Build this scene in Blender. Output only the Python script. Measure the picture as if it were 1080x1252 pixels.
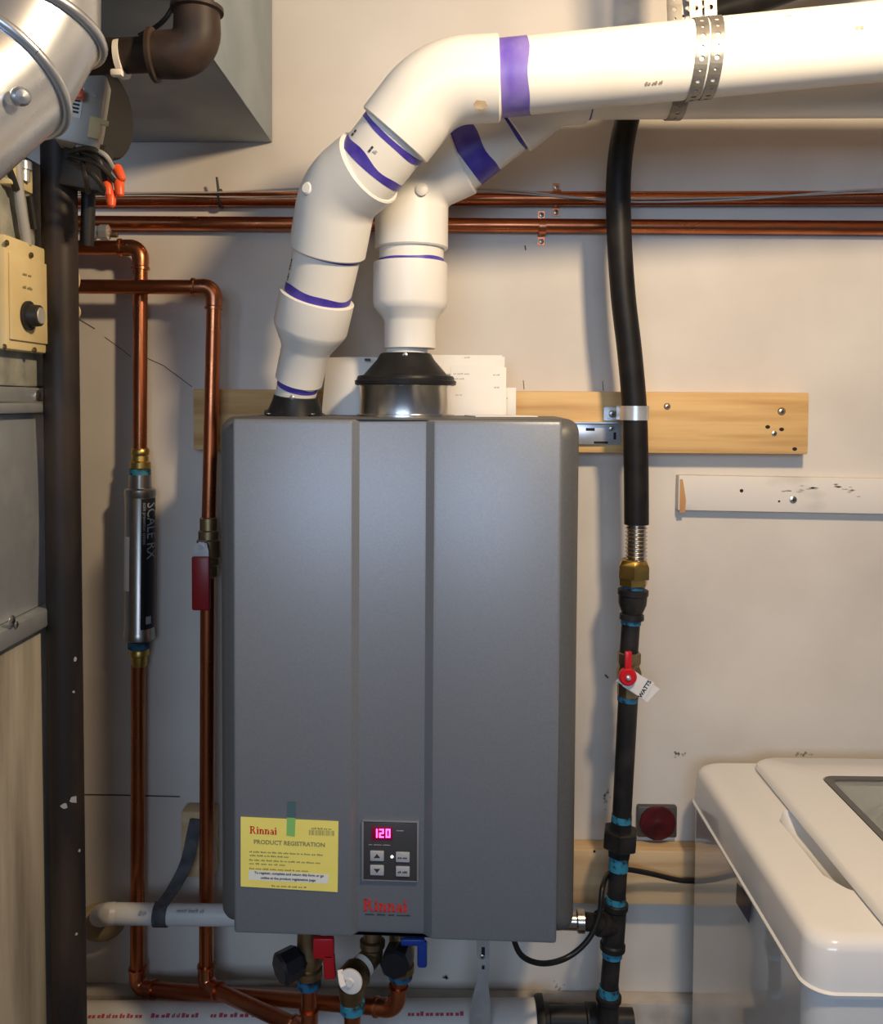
import bpy, bmesh, math, random
from mathutils import Vector, Matrix
random.seed(7)
for o in list(bpy.data.objects): bpy.data.objects.remove(o)
SC = bpy.context.scene
COL = SC.collection
V = Vector
R = math.radians

# ------------------------------------------------------------------ camera, world, lights, exposure
F, CX, CY = 1083.0, 540.0, 532.0            # focal length and principal point (photo is a crop) in 1080x1252 pixels
CAM = V((0, -1.43, 1.60))
cam = bpy.data.cameras.new('camera'); camo = bpy.data.objects.new('camera', cam); COL.objects.link(camo)
RM = (Matrix.Rotation(R(0.8), 4, 'Z') @ Matrix.Rotation(R(90 - 2.2), 4, 'X') @ Matrix.Rotation(R(0.35), 4, 'Z'))
camo.matrix_world = Matrix.Translation(CAM) @ RM
cam.sensor_fit = 'VERTICAL'; cam.sensor_height = 36; cam.lens = F / 1252 * 36
cam.shift_y = -(626 - CY) / 1252
cam.clip_start = 0.02
SC.camera = camo

SC.view_settings.view_transform = 'Standard'; SC.view_settings.look = 'None'
SC.view_settings.gamma = 1; SC.view_settings.use_curve_mapping = False
SC.view_settings.exposure = 0.30

W = bpy.data.worlds.new('world'); SC.world = W; W.use_nodes = True
W.node_tree.nodes['Background'].inputs[0].default_value = (0.58, 0.68, 1.0, 1)
W.node_tree.nodes['Background'].inputs[1].default_value = 0.09

def light(name, kind, loc, energy, col, **kw):
    l = bpy.data.lights.new(name, kind); l.energy = energy; l.color = col
    o = bpy.data.objects.new(name, l); COL.objects.link(o); o.location = loc
    for k, v in kw.items(): setattr(l, k, v)
    return o
light('ceiling_bulb', 'POINT', (0.38, -0.94, 2.16), 33, (1.0, 0.77, 0.50), shadow_soft_size=0.045)
win = light('window_daylight', 'AREA', (-0.3, -3.4, 1.98), 30, (0.56, 0.74, 1.0), shape='RECTANGLE', size=1.6, size_y=0.8)
win.rotation_euler = (R(90), 0, R(-3))

# ------------------------------------------------------------------ pixel -> place
def ray(px, py):
    return (RM.to_3x3() @ V(((px - CX) / F, -(py - CY) / F, -1)))
def at(px, py, Y):
    d = ray(px, py); return CAM + d * ((Y - CAM.y) / d.y)
def atX(px, py, X):
    d = ray(px, py); return CAM + d * ((X - CAM.x) / d.x)
def atZ(px, py, Z):
    d = ray(px, py); return CAM + d * ((Z - CAM.z) / d.z)
def mm(px, Y):                              # width of px pixels at depth Y
    return px * (Y - CAM.y) / F

# ------------------------------------------------------------------ materials
M = {}
def mat(name, c1, c2=None, rough=0.5, metal=0.0, scale=8.0, stretch=(1, 1, 1), detail=4, lo=0.35, hi=0.65,
        bump=0.0, bscale=None, rough2=None, coat=0.0, spec=0.5, emit=None, estr=0, trans=0.0, c3=None, ior=1.45):
    m = bpy.data.materials.new(name); m.use_nodes = True; nt = m.node_tree; b = nt.nodes['Principled BSDF']
    b.inputs['Base Color'].default_value = (*c1, 1); b.inputs['Roughness'].default_value = rough
    b.inputs['Metallic'].default_value = metal; b.inputs['Coat Weight'].default_value = coat
    b.inputs['Specular IOR Level'].default_value = spec; b.inputs['Transmission Weight'].default_value = trans
    b.inputs['IOR'].default_value = ior
    if emit: b.inputs['Emission Color'].default_value = (*emit, 1); b.inputs['Emission Strength'].default_value = estr
    tc = nt.nodes.new('ShaderNodeTexCoord'); mp = nt.nodes.new('ShaderNodeMapping'); mp.inputs['Scale'].default_value = stretch
    nt.links.new(tc.outputs['Object'], mp.inputs[0])
    def noise(s, d=detail):
        n = nt.nodes.new('ShaderNodeTexNoise'); n.inputs['Scale'].default_value = s; n.inputs['Detail'].default_value = d
        nt.links.new(mp.outputs[0], n.inputs['Vector']); return n
    if c2:
        n = noise(scale); r = nt.nodes.new('ShaderNodeValToRGB'); nt.links.new(n.outputs['Fac'], r.inputs[0])
        r.color_ramp.elements[0].position = lo; r.color_ramp.elements[1].position = hi
        r.color_ramp.elements[0].color = (*c1, 1); r.color_ramp.elements[1].color = (*c2, 1)
        if c3:
            e = r.color_ramp.elements.new((lo + hi) / 2); e.color = (*c3, 1)
        nt.links.new(r.outputs[0], b.inputs['Base Color'])
        if rough2 is not None:
            mr = nt.nodes.new('ShaderNodeMapRange'); mr.inputs[1].default_value = lo; mr.inputs[2].default_value = hi
            mr.inputs[3].default_value = rough; mr.inputs[4].default_value = rough2
            nt.links.new(n.outputs['Fac'], mr.inputs[0]); nt.links.new(mr.outputs[0], b.inputs['Roughness'])
    if bump:
        n = noise(bscale or scale * 3); bp = nt.nodes.new('ShaderNodeBump'); bp.inputs['Strength'].default_value = bump
        bp.inputs['Distance'].default_value = 0.002
        nt.links.new(n.outputs['Fac'], bp.inputs['Height']); nt.links.new(bp.outputs[0], b.inputs['Normal'])
    M[name] = m; return m
def wood(name, light_c, dark_c, grain=(1.2, 30, 22), rough=0.6):
    m = mat(name, light_c, dark_c, rough=rough, scale=3.0, stretch=grain, lo=0.42, hi=0.72, detail=5, bump=0.15, bscale=6)
    return m
mat('wall', (0.665, 0.615, 0.55), (0.575, 0.525, 0.465), rough=0.75, scale=4.5, detail=10, lo=0.42, hi=0.72, bump=0.06, bscale=90)
mat('floor', (0.12, 0.11, 0.10), (0.17, 0.155, 0.14), rough=0.7, scale=5)
mat('ceiling', (0.15, 0.105, 0.07), (0.11, 0.075, 0.05), rough=0.8, scale=3)
mat('ledge', (0.55, 0.50, 0.44), (0.26, 0.22, 0.18), rough=0.85, scale=13, detail=8, lo=0.48, hi=0.78)
mat('crack', (0.10, 0.085, 0.075), rough=0.9)
mat('smudge', (0.34, 0.31, 0.28), (0.5, 0.46, 0.41), rough=0.9, scale=60)
mat('heater_panel', (0.205, 0.222, 0.25), (0.225, 0.243, 0.272), rough=0.40, metal=0.3, scale=420, detail=2, bump=0.03, bscale=500, spec=0.4)
mat('heater_body', (0.105, 0.106, 0.105), (0.12, 0.12, 0.118), rough=0.5, metal=0.2, scale=300)
mat('control_face', (0.05, 0.05, 0.055), rough=0.35)
mat('control_rim', (0.22, 0.22, 0.23), rough=0.35)
mat('display', (0.03, 0.0, 0.006), rough=0.15)
mat('led', (0.9, 0.05, 0.2), emit=(1.0, 0.03, 0.22), estr=9)
mat('led_halo', (0.08, 0.0, 0.02), emit=(0.5, 0.0, 0.06), estr=0.12)
mat('led_white', (0.9, 0.9, 0.8), emit=(1, 1, 0.85), estr=2)
mat('button', (0.40, 0.41, 0.43), rough=0.4)
mat('ink', (0.03, 0.03, 0.035), rough=0.6)
mat('ink_soft', (0.30, 0.27, 0.12), rough=0.7)
mat('ink_grey', (0.42, 0.41, 0.40), rough=0.7)
mat('label_print', (0.30, 0.31, 0.33), rough=0.6)
mat('logo_red', (0.62, 0.03, 0.02), rough=0.45)
mat('print_red', (0.45, 0.06, 0.10), rough=0.6)
mat('card', (0.93, 0.81, 0.19), (0.90, 0.77, 0.17), rough=0.55, scale=20)
mat('card_white', (0.80, 0.80, 0.74), rough=0.6)
mat('tape_green', (0.25, 0.55, 0.16), rough=0.4)
mat('tape_blue', (0.075, 0.135, 0.16), rough=0.4)
mat('pvc', (0.80, 0.77, 0.70), (0.74, 0.70, 0.62), rough=0.36, scale=7, detail=8, lo=0.5, hi=0.75, spec=0.5)
mat('pvc_fit', (0.80, 0.77, 0.71), (0.76, 0.73, 0.66), rough=0.38, scale=5, detail=6, lo=0.5, hi=0.75)
mat('pvc_grime', (0.30, 0.21, 0.12), (0.45, 0.36, 0.25), rough=0.6, scale=60)
mat('primer_dark', (0.05, 0.03, 0.30), (0.11, 0.08, 0.40), rough=0.4, scale=30, detail=6)
mat('primer', (0.085, 0.045, 0.42), (0.36, 0.30, 0.58), rough=0.4, scale=14, stretch=(1, 1, 0.35), detail=6, lo=0.45, hi=0.85)
mat('rubber', (0.012, 0.012, 0.013), (0.02, 0.02, 0.02), rough=0.42, scale=30, spec=0.25)
mat('jacket', (0.010, 0.009, 0.009), (0.018, 0.016, 0.015), rough=0.46, scale=30, spec=0.2, bump=0.1, bscale=60)
mat('collar_steel', (0.68, 0.66, 0.63), (0.58, 0.56, 0.53), rough=0.24, metal=1.0, scale=4, stretch=(1, 1, 8))
mat('galv', (0.56, 0.60, 0.64), (0.44, 0.48, 0.52), rough=0.30, metal=0.6, scale=16, detail=3, rough2=0.5, c3=(0.46, 0.49, 0.52))
mat('galv_old', (0.56, 0.51, 0.42), (0.24, 0.21, 0.16), rough=0.62, metal=0.15, scale=24, stretch=(1, 1, 0.13), detail=9, lo=0.36, hi=0.70)
mat('galv_mott', (0.44, 0.43, 0.36), (0.27, 0.28, 0.24), rough=0.6, metal=0.2, scale=40, detail=4)
mat("flue", (0.58, 0.61, 0.65), (0.47, 0.50, 0.54), rough=0.26, metal=0.85, scale=6, detail=5, rough2=0.36, bump=0.05, bscale=12)
mat('duct', (0.36, 0.42, 0.47), (0.31, 0.37, 0.42), rough=0.45, metal=0.45, scale=9, detail=4, rough2=0.6)
mat('strap', (0.30, 0.29, 0.27), (0.24, 0.23, 0.21), rough=0.5, metal=0.7, scale=40)
mat('zinc', (0.66, 0.68, 0.70), (0.5, 0.52, 0.54), rough=0.3, metal=0.6, scale=30)
mat('screw', (0.55, 0.53, 0.48), rough=0.35, metal=1.0)
mat('copper', (0.58, 0.20, 0.085), (0.38, 0.10, 0.04), rough=0.24, metal=1.0, scale=9, detail=6, rough2=0.42, lo=0.38, hi=0.7)
mat('copper_fit', (0.66, 0.27, 0.13), (0.48, 0.16, 0.075), rough=0.2, metal=1.0, scale=22, detail=5, rough2=0.36)
mat('brass', (0.72, 0.50, 0.15), (0.55, 0.36, 0.10), rough=0.24, metal=1.0, scale=30, rough2=0.4)
mat('brass_old', (0.36, 0.26, 0.13), (0.22, 0.15, 0.08), rough=0.38, metal=0.9, scale=30)
mat('stainless', (0.62, 0.57, 0.50), (0.52, 0.47, 0.41), rough=0.22, metal=1.0, scale=12)
mat('filter_steel', (0.52, 0.48, 0.43), (0.42, 0.38, 0.34), rough=0.3, metal=1.0, scale=6)
mat('iron', (0.014, 0.0135, 0.014), (0.034, 0.029, 0.026), rough=0.45, metal=0.0, spec=0.3, scale=30, detail=7, lo=0.45, hi=0.75)
mat('iron_old', (0.016, 0.014, 0.014), (0.075, 0.046, 0.028), rough=0.5, metal=0.0, spec=0.3, scale=14, stretch=(1, 1, 0.3), detail=8, lo=0.45, hi=0.8)
mat('iron_elbow', (0.050, 0.030, 0.020), (0.022, 0.016, 0.013), rough=0.55, metal=0.0, spec=0.3, scale=30, detail=6)
mat('dope_teal', (0.03, 0.22, 0.34), (0.018, 0.022, 0.026), rough=0.5, scale=75, detail=6, lo=0.50, hi=0.62)
mat('dope_blue', (0.02, 0.13, 0.24), (0.016, 0.02, 0.024), rough=0.5, scale=75, detail=6, lo=0.46, hi=0.60)
mat('red_vinyl', (0.55, 0.012, 0.018), rough=0.3)
mat('red_dark', (0.26, 0.010, 0.014), rough=0.4)
mat('blue_vinyl', (0.015, 0.05, 0.30), rough=0.35)
mat('black_cap', (0.012, 0.013, 0.016), rough=0.35)
mat('tag_white', (0.78, 0.76, 0.74), (0.70, 0.68, 0.66), rough=0.5, scale=40)
mat('paper', (0.80, 0.77, 0.72), (0.76, 0.73, 0.68), rough=0.7, scale=12)
wood('plank', (0.72, 0.47, 0.20), (0.50, 0.28, 0.10))
wood('plank_low', (0.66, 0.47, 0.26), (0.50, 0.32, 0.16))
wood('wood_end', (0.55, 0.30, 0.12), (0.40, 0.20, 0.08), grain=(20, 20, 3))
mat('white_paint', (0.70, 0.66, 0.60), (0.45, 0.42, 0.38), rough=0.6, scale=7, stretch=(1, 1, 2.2), detail=9, lo=0.58, hi=0.8)
mat('knot', (0.24, 0.12, 0.045), rough=0.7)
mat('hole', (0.02, 0.016, 0.013), rough=0.9)
mat('washer_white', (0.76, 0.755, 0.74), rough=0.13, coat=0.3)
mat('washer_side', (0.70, 0.695, 0.68), rough=0.07, coat=0.6)
mat('washer_trim', (0.09, 0.085, 0.08), rough=0.3)
mat('washer_glass', (0.82, 0.86, 0.84), rough=0.03, trans=0.85)
mat('tub', (0.55, 0.55, 0.53), (0.48, 0.48, 0.46), rough=0.35, metal=0.5, scale=4)
mat('sticker', (0.025, 0.02, 0.05), rough=0.15)
mat('cream', (0.74, 0.60, 0.32), (0.66, 0.52, 0.26), rough=0.5, scale=14)
mat('cable_grey', (0.36, 0.35, 0.33), rough=0.5)
mat('cable_tan', (0.55, 0.42, 0.26), rough=0.5)
mat('cable_clear', (0.42, 0.38, 0.34), rough=0.25)
mat('cord', (0.010, 0.010, 0.011), rough=0.4)
mat('wire_nut', (0.85, 0.11, 0.03), rough=0.35)
mat('plastic_dark', (0.02, 0.018, 0.017), rough=0.5)
mat('valve_grey', (0.42, 0.40, 0.36), rough=0.5, metal=0.3)
mat('speck', (0.34, 0.33, 0.32), rough=0.7)
mat('nylon', (0.80, 0.76, 0.70), rough=0.5)
mat('webbing', (0.05, 0.052, 0.056), (0.10, 0.10, 0.105), rough=0.8, scale=60)
mat('foam', (0.46, 0.35, 0.20), (0.34, 0.24, 0.12), rough=0.9, scale=40, bump=0.6, bscale=50)
mat('drain_pvc', (0.68, 0.67, 0.65), (0.60, 0.59, 0.57), rough=0.4, scale=9)
mat('white_pipe', (0.70, 0.68, 0.65), (0.60, 0.57, 0.54), rough=0.45, scale=9, detail=8)
mat('box_metal', (0.10, 0.095, 0.09), rough=0.5, metal=0.5)
mat('red_seal', (0.10, 0.006, 0.008), (0.035, 0.003, 0.004), rough=0.4, scale=26, bump=0.8, bscale=24)

# ------------------------------------------------------------------ mesh builder
def frame(ax):
    z = ax.normalized(); h = V((0, 0, 1)) if abs(z.z) < 0.9 else V((1, 0, 0))
    x = h.cross(z).normalized(); return x, z.cross(x), z
class MB:
    def __init__(s): s.v = []; s.f = []
    def add(s, vs, fs):
        b = len(s.v); s.v += [V(p) for p in vs]; s.f += [tuple(i + b for i in f) for f in fs]; return s
    def box(s, c, size, rx=None, bev=0.0, seg=2):
        bm = bmesh.new(); bmesh.ops.create_cube(bm, size=1)
        bmesh.ops.scale(bm, vec=size, verts=bm.verts)
        if bev: bmesh.ops.bevel(bm, geom=bm.edges[:], offset=bev, segments=seg, profile=0.5, affect='EDGES')
        T = Matrix.Translation(V(c)) @ (rx.to_4x4() if rx else Matrix())
        bm.verts.index_update()
        s.add([T @ v.co for v in bm.verts], [[v.index for v in f.verts] for f in bm.faces]); bm.free(); return s
    def lathe(s, prof, o, ax, seg=32, rot=0.0, xdir=None, sx=1.0):
        """prof: list of (distance along ax, radius)"""
        o = V(o); x, y, z = frame(V(ax))
        if xdir is not None:
            x = (V(xdir) - z * V(xdir).dot(z)).normalized(); y = z.cross(x)
        vs = []; fs = []; n = len(prof)
        for t, r in prof:
            for k in range(seg):
                a = 2 * math.pi * k / seg + rot
                vs.append(o + z * t + x * (r * sx * math.cos(a)) + y * (r * math.sin(a)))
        for i in range(n - 1):
            for k in range(seg):
                k2 = (k + 1) % seg
                fs.append((i * seg + k, i * seg + k2, (i + 1) * seg + k2, (i + 1) * seg + k))
        if prof[0][1] > 1e-6: fs.append(tuple(reversed(range(seg))))
        if prof[-1][1] > 1e-6: fs.append(tuple(range((n - 1) * seg, n * seg)))
        return s.add(vs, fs)
    def cyl(s, a, b, r, r2=None, seg=24, bev=0.0):
        a = V(a); b = V(b); L = (b - a).length; r2 = r if r2 is None else r2
        p = [(0, r), (L, r2)] if not bev else [(0, r - bev), (bev, r), (L - bev, r2), (L, r2 - bev)]
        return s.lathe(p, a, b - a, seg)
    def tube(s, pts, rad, seg=16, caps=True):
        pts = [V(p) for p in pts]; n = len(pts)
        rr = rad if isinstance(rad, (list, tuple)) else [rad] * n
        tg = [(pts[min(i + 1, n - 1)] - pts[max(i - 1, 0)]).normalized() for i in range(n)]
        x, y, z = frame(tg[0]); vs = []; fs = []
        for i in range(n):
            x = (x - tg[i] * x.dot(tg[i])).normalized(); y = tg[i].cross(x)
            for k in range(seg):
                a = 2 * math.pi * k / seg; vs.append(pts[i] + x * (rr[i] * math.cos(a)) + y * (rr[i] * math.sin(a)))
        for i in range(n - 1):
            for k in range(seg):
                k2 = (k + 1) % seg; fs.append((i * seg + k, i * seg + k2, (i + 1) * seg + k2, (i + 1) * seg + k))
        if caps: fs.append(tuple(reversed(range(seg)))); fs.append(tuple(range((n - 1) * seg, n * seg)))
        return s.add(vs, fs)
    def ribbon(s, pts, wdir, w, th, ndir=None):
        """flat strip: pts centre line, wdir width direction(s), thickness th"""
        pts = [V(p) for p in pts]; n = len(pts); vs = []; fs = []
        for i in range(n):
            t = (pts[min(i + 1, n - 1)] - pts[max(i - 1, 0)]).normalized()
            wd = V(wdir[i] if isinstance(wdir, list) else wdir); wd = (wd - t * wd.dot(t)).normalized(); nn = t.cross(wd)
            ww = w[i] if isinstance(w, list) else w
            for a, b in ((-1, -1), (1, -1), (1, 1), (-1, 1)):
                vs.append(pts[i] + wd * (a * ww / 2) + nn * (b * th / 2))
        for i in range(n - 1):
            for k in range(4):
                k2 = (k + 1) % 4; fs.append((i * 4 + k, i * 4 + k2, i * 4 + 4 + k2, i * 4 + 4 + k))
        fs += [(3, 2, 1, 0), (n * 4 - 4, n * 4 - 3, n * 4 - 2, n * 4 - 1)]
        return s.add(vs, fs)
    def prism(s, poly, o, x, y, th):
        """polygon (2D list) in plane x,y at o, extruded th along x cross y"""
        o = V(o); x = V(x).normalized(); y = V(y).normalized(); z = x.cross(y); n = len(poly)
        vs = [o + x * p[0] + y * p[1] for p in poly] + [o + x * p[0] + y * p[1] + z * th for p in poly]
        fs = [tuple(reversed(range(n))), tuple(range(n, 2 * n))] + [(k, (k + 1) % n, n + (k + 1) % n, n + k) for k in range(n)]
        return s.add(vs, fs)
    def quad(s, a, b, c, d): return s.add([a, b, c, d], [(0, 1, 2, 3)])

def tag(o, label=None, cat=None, group=None, kind=None):
    if label: o['label'] = label
    if cat: o['category'] = cat
    if group: o['group'] = group
    if kind: o['kind'] = kind
    return o
def link_mesh(name, me, parent, loc):
    o = bpy.data.objects.new(name, me); COL.objects.link(o); o.location = loc
    if parent is not None:
        o.parent = parent; o.location = V(loc) - WORLD[parent.name]
    WORLD[o.name] = V(loc); return o
WORLD = {}
def obj(name, mb, m, parent=None, label=None, cat=None, group=None, kind=None, sharp=38):
    me = bpy.data.meshes.new(name)
    lo = V((min(p[i] for p in mb.v) for i in range(3))); hi = V((max(p[i] for p in mb.v) for i in range(3)))
    c = (lo + hi) / 2
    me.from_pydata([p - c for p in mb.v], [], mb.f); me.validate(); me.update()
    bm = bmesh.new(); bm.from_mesh(me); bmesh.ops.recalc_face_normals(bm, faces=bm.faces); bm.to_mesh(me); bm.free()
    for p in me.polygons: p.use_smooth = True
    me.set_sharp_from_angle(angle=R(sharp))
    me.materials.append(M[m])
    if parent is not None and name in ('red_print', 'print_lines', 'print_mark', 'barcode', 'scuff', 'strip_print', 'small_print'): kind = 'stuff'   # strokes too small to pick apart
    return tag(link_mesh(name, me, parent, c), label, cat, group, kind)
def thing(name, loc, label, cat, group=None):
    o = bpy.data.objects.new(name, None); COL.objects.link(o); o.location = loc; o.empty_display_size = 0.02
    WORLD[o.name] = V(loc); return tag(o, label, cat, group)

def fillet(pts, rad, n=7):
    pts = [V(p) for p in pts]; out = [pts[0]]
    for i in range(1, len(pts) - 1):
        r = rad[i - 1] if isinstance(rad, (list, tuple)) else rad
        a = (pts[i - 1] - pts[i]); b = (pts[i + 1] - pts[i]); la, lb = a.length, b.length; a.normalize(); b.normalize()
        ang = a.angle(b); d = min(r / math.tan(ang / 2), la * 0.49, lb * 0.49); rr = d * math.tan(ang / 2)
        bis = (a + b).normalized(); c = pts[i] + bis * (rr / math.sin(ang / 2))
        p0 = pts[i] + a * d - c; p1 = pts[i] + b * d - c; tot = p0.angle(p1)
        axis = p0.cross(p1).normalized()
        for k in range(n + 1):
            out.append(c + Matrix.Rotation(tot * k / n, 3, axis) @ p0)
    out.append(pts[-1]); return out
def catmull(pts, n=8):
    P = [V(p) for p in pts]; P = [P[0] * 2 - P[1]] + P + [P[-1] * 2 - P[-2]]; out = []
    for i in range(1, len(P) - 2):
        for k in range(n):
            t = k / n; a, b, c, d = P[i - 1:i + 3]
            out.append(0.5 * ((2 * b) + (c - a) * t + (2 * a - 5 * b + 4 * c - d) * t * t + (3 * b - a - 3 * c + d) * t ** 3))
    out.append(P[-2]); return out
def elbow(name, A, B, C, r, leg, bend, m, parent, rim=1.28, fat=1.12, seg=20):
    """fitting round the corner B between runs to A and C with a raised rim at both ends"""
    A, B, C = V(A), V(B), V(C); a = (A - B).normalized(); c = (C - B).normalized()
    P = fillet([B + a * leg, B, B + c * leg], bend, 8)
    s = P[0]; e = P[-1]; w = 0.004
    pts = [s, s - a * w, s - a * (w + 0.0015)] + P[1:-1] + [e - c * (w + 0.0015), e - c * w, e]
    rr = [r * rim, r * rim, r * fat] + [r * fat * 1.04] * (len(P) - 2) + [r * fat, r * rim, r * rim]
    return obj(name, MB().tube(pts, rr, seg), m, parent)

def text_mb(s, size, o, x, y, align='CENTER', off=0.0, lift=0.0004, wrap=None, squash=1.0):
    """flat lettering: baseline origin o, reading direction x, up y"""
    cu = bpy.data.curves.new('t', 'FONT'); cu.body = s; cu.size = size; cu.align_x = align; cu.offset = off; cu.resolution_u = 2
    ob = bpy.data.objects.new('t', cu); COL.objects.link(ob); bpy.context.view_layer.update()
    me = bpy.data.meshes.new_from_object(ob); mb = MB(); o = V(o); x = V(x).normalized(); y = V(y).normalized(); z = x.cross(y)
    if wrap:
        bm = bmesh.new(); bm.from_mesh(me); bmesh.ops.triangulate(bm, faces=bm.faces)
        for _ in range(3): bmesh.ops.subdivide_edges(bm, edges=[e for e in bm.edges if e.calc_length() > size * .12], cuts=1); bmesh.ops.triangulate(bm, faces=bm.faces)
        bm.to_mesh(me); bm.free()
    if wrap: vs = [wrap(v.co.x * squash, v.co.y) for v in me.vertices]
    else: vs = [o + x * v.co.x * squash + y * v.co.y + z * lift for v in me.vertices]
    mb.add(vs, [tuple(p.vertices) for p in me.polygons])
    bpy.data.objects.remove(ob); bpy.data.curves.remove(cu); bpy.data.meshes.remove(me); return mb
def serif_mb(h, o, x, y, bold=1.0, th=0.0005):
    """hand-drawn slab serif lettering: capital R, i, n, n, a, i"""
    mb = MB(); o = V(o); x = V(x).normalized(); y = V(y).normalized()
    def rect(a, b, c, d): mb.prism([(a * h, b * h), (c * h, b * h), (c * h, d * h), (a * h, d * h)], o, x, y, th)
    def arc(cx, cy, r0, r1, a0, a1, sx=1.0, n=10):
        for k in range(n):
            t0 = R(a0 + (a1 - a0) * k / n); t1 = R(a0 + (a1 - a0) * (k + 1) / n)
            q = [(cx + r1 * sx * math.cos(t0), cy + r1 * math.sin(t0)), (cx + r1 * sx * math.cos(t1), cy + r1 * math.sin(t1)),
                 (cx + r0 * sx * math.cos(t1), cy + r0 * math.sin(t1)), (cx + r0 * sx * math.cos(t0), cy + r0 * math.sin(t0))]
            mb.prism([(p * h, w * h) for p, w in q], o, x, y, th)
    s = 0.15 * bold
    def R_(u):
        rect(u + .08, 0, u + .08 + s, 1); rect(u, 0, u + .32, .08); rect(u, .92, u + .4, 1)
        arc(u + .36, .74, .14, .26, -90, 90, 1.15); rect(u + .2, .48, u + .38, .57)
        mb.prism([(p * h, w * h) for p, w in ((u + .34, .52), (u + .50, .52), (u + .78, 0), (u + .60, 0))], o, x, y, th); rect(u + .6, 0, u + .86, .07)
        return u + .9
    def i_(u):
        rect(u + .07, 0, u + .07 + s, .66); rect(u, 0, u + .29, .07); rect(u, .59, u + .15, .66); rect(u + .06, .78, u + .23, .95); return u + .36
    def n_(u):
        rect(u + .07, 0, u + .07 + s, .66); rect(u, 0, u + .28, .07); rect(u, .59, u + .15, .66)
        rect(u + .43, 0, u + .43 + s, .45); rect(u + .36, 0, u + .65, .07); arc(u + .38, .43, .11, .23, 0, 180, .88); return u + .72
    def a_(u):
        rect(u + .34, 0, u + .34 + s, .45); arc(u + .27, .44, .12, .23, 0, 165, .95); arc(u + .25, .19, .10, .20, 0, 360, 1.05, 14); rect(u + .34, 0, u + .58, .07); return u + .62
    u = 0.0
    for fn in (R_, i_, n_, n_, a_, i_): u = fn(u)
    return mb
def bars(mb, o, x, y, L, h, words, seed=0, gap=0.25, lift=0.0004):
    """a line of print too small to read: word-long strokes"""
    rnd = random.Random(seed); o = V(o); x = V(x).normalized(); y = V(y).normalized(); z = x.cross(y)
    ws = [rnd.uniform(0.5, 1.6) for _ in range(words)]; tot = sum(ws) + gap * (words - 1); u = 0
    for w in ws:
        a = u / tot * L; b = (u + w) / tot * L; n = max(2, int((b - a) / (h * 0.9)))
        for k in range(n):
            p = a + (b - a) * k / n; q = p + (b - a) / n * 0.78; hh = h * rnd.choice((0.7, 0.7, 1.0))
            mb.quad(o + x * p + z * lift, o + x * q + z * lift, o + x * q + y * hh + z * lift, o + x * p + y * hh + z * lift)
        u += w + gap
    return mb
XX, YY, ZZ = V((1, 0, 0)), V((0, 1, 0)), V((0, 0, 1))
def screw(p, n, r, parent, name='screw', m='screw'):
    n = V(n).normalized()
    o = obj(name, MB().lathe([(0, r), (r * .14, r), (r * .30, r * .72), (r * .34, 0.0)], V(p), n, 14), m, parent)
    x, y, z = frame(n)
    c = MB(); cc = V(p) + n * r * .34
    c.box(cc, (r * 1.0, r * .22, r * .12), Matrix((x, y, z)).transposed()); c.box(cc, (r * .22, r * 1.0, r * .12), Matrix((x, y, z)).transposed())
    if parent is None or parent.parent is None: obj('cross_slot', c, 'hole', o) if parent is not None and name == 'screw' else None
    return o

# ------------------------------------------------------------------ the setting
wall = obj('wall_back', MB().box((0, 0.03, 1.2), (3.4, 0.06, 2.4)), 'wall', kind='structure')
obj('floor', MB().box((0, -1.5, -0.03), (3.4, 3.2, 0.06)), 'floor', kind='structure')
obj('ceiling', MB().box((0, -1.5, 2.43), (3.4, 3.2, 0.06)), 'ceiling', kind='structure')
lz = at(760, 1226, -0.03).z
obj('trim_1', MB().box((0.0, -0.0155, lz / 2), (3.4, 0.031, lz), bev=0.004), 'ledge', kind='structure')
def crack(pp, w=0.0018, name='crack', m='crack'):
    pts = [at(x, y, -0.0002) for x, y in pp]
    return obj(name, MB().ribbon(pts, ZZ if abs(pts[0].x - pts[-1].x) > abs(pts[0].z - pts[-1].z) else XX, w, 0.0006), m, wall)
crack([(60, 971), (140, 972), (220, 974)], 0.0022)
crack([(96, 390), (116, 402)], .0016); crack([(128, 412), (150, 428), (160, 436)], .001); crack([(178, 437), (200, 447), (235, 473)], .0012)
crack([(640, 465), (641, 476)], .0012); crack([(737, 466), (738, 478)], .001); crack([(740, 825), (744, 829)], .003)
crack([(642, 300), (643, 306)], .002)
def smear(px, py, w, h, seed, m='smudge'):
    rnd = random.Random(seed); c = at(px, py, -0.0003); mb = MB()
    for k in range(16):
        p = c + V((rnd.gauss(0, w / 2.6), 0, rnd.gauss(0, h / 2.6))); a = rnd.uniform(0.0010, 0.0026)
        poly = [(a * rnd.uniform(.5, 1.1) * math.cos(t), a * rnd.uniform(.5, 1.2) * math.sin(t)) for t in [i * 1.047 for i in range(6)]]
        mb.prism(poly, p, XX, ZZ, 0.0002)
    return obj('scuff', mb, m, wall)
smear(742, 976, .010, .022, 3); smear(829, 922, .014, .006, 4); smear(980, 922, .018, .004, 5); smear(683, 1210, .008, .022, 6)
smear(545, 1195, .006, .004, 8)

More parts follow.
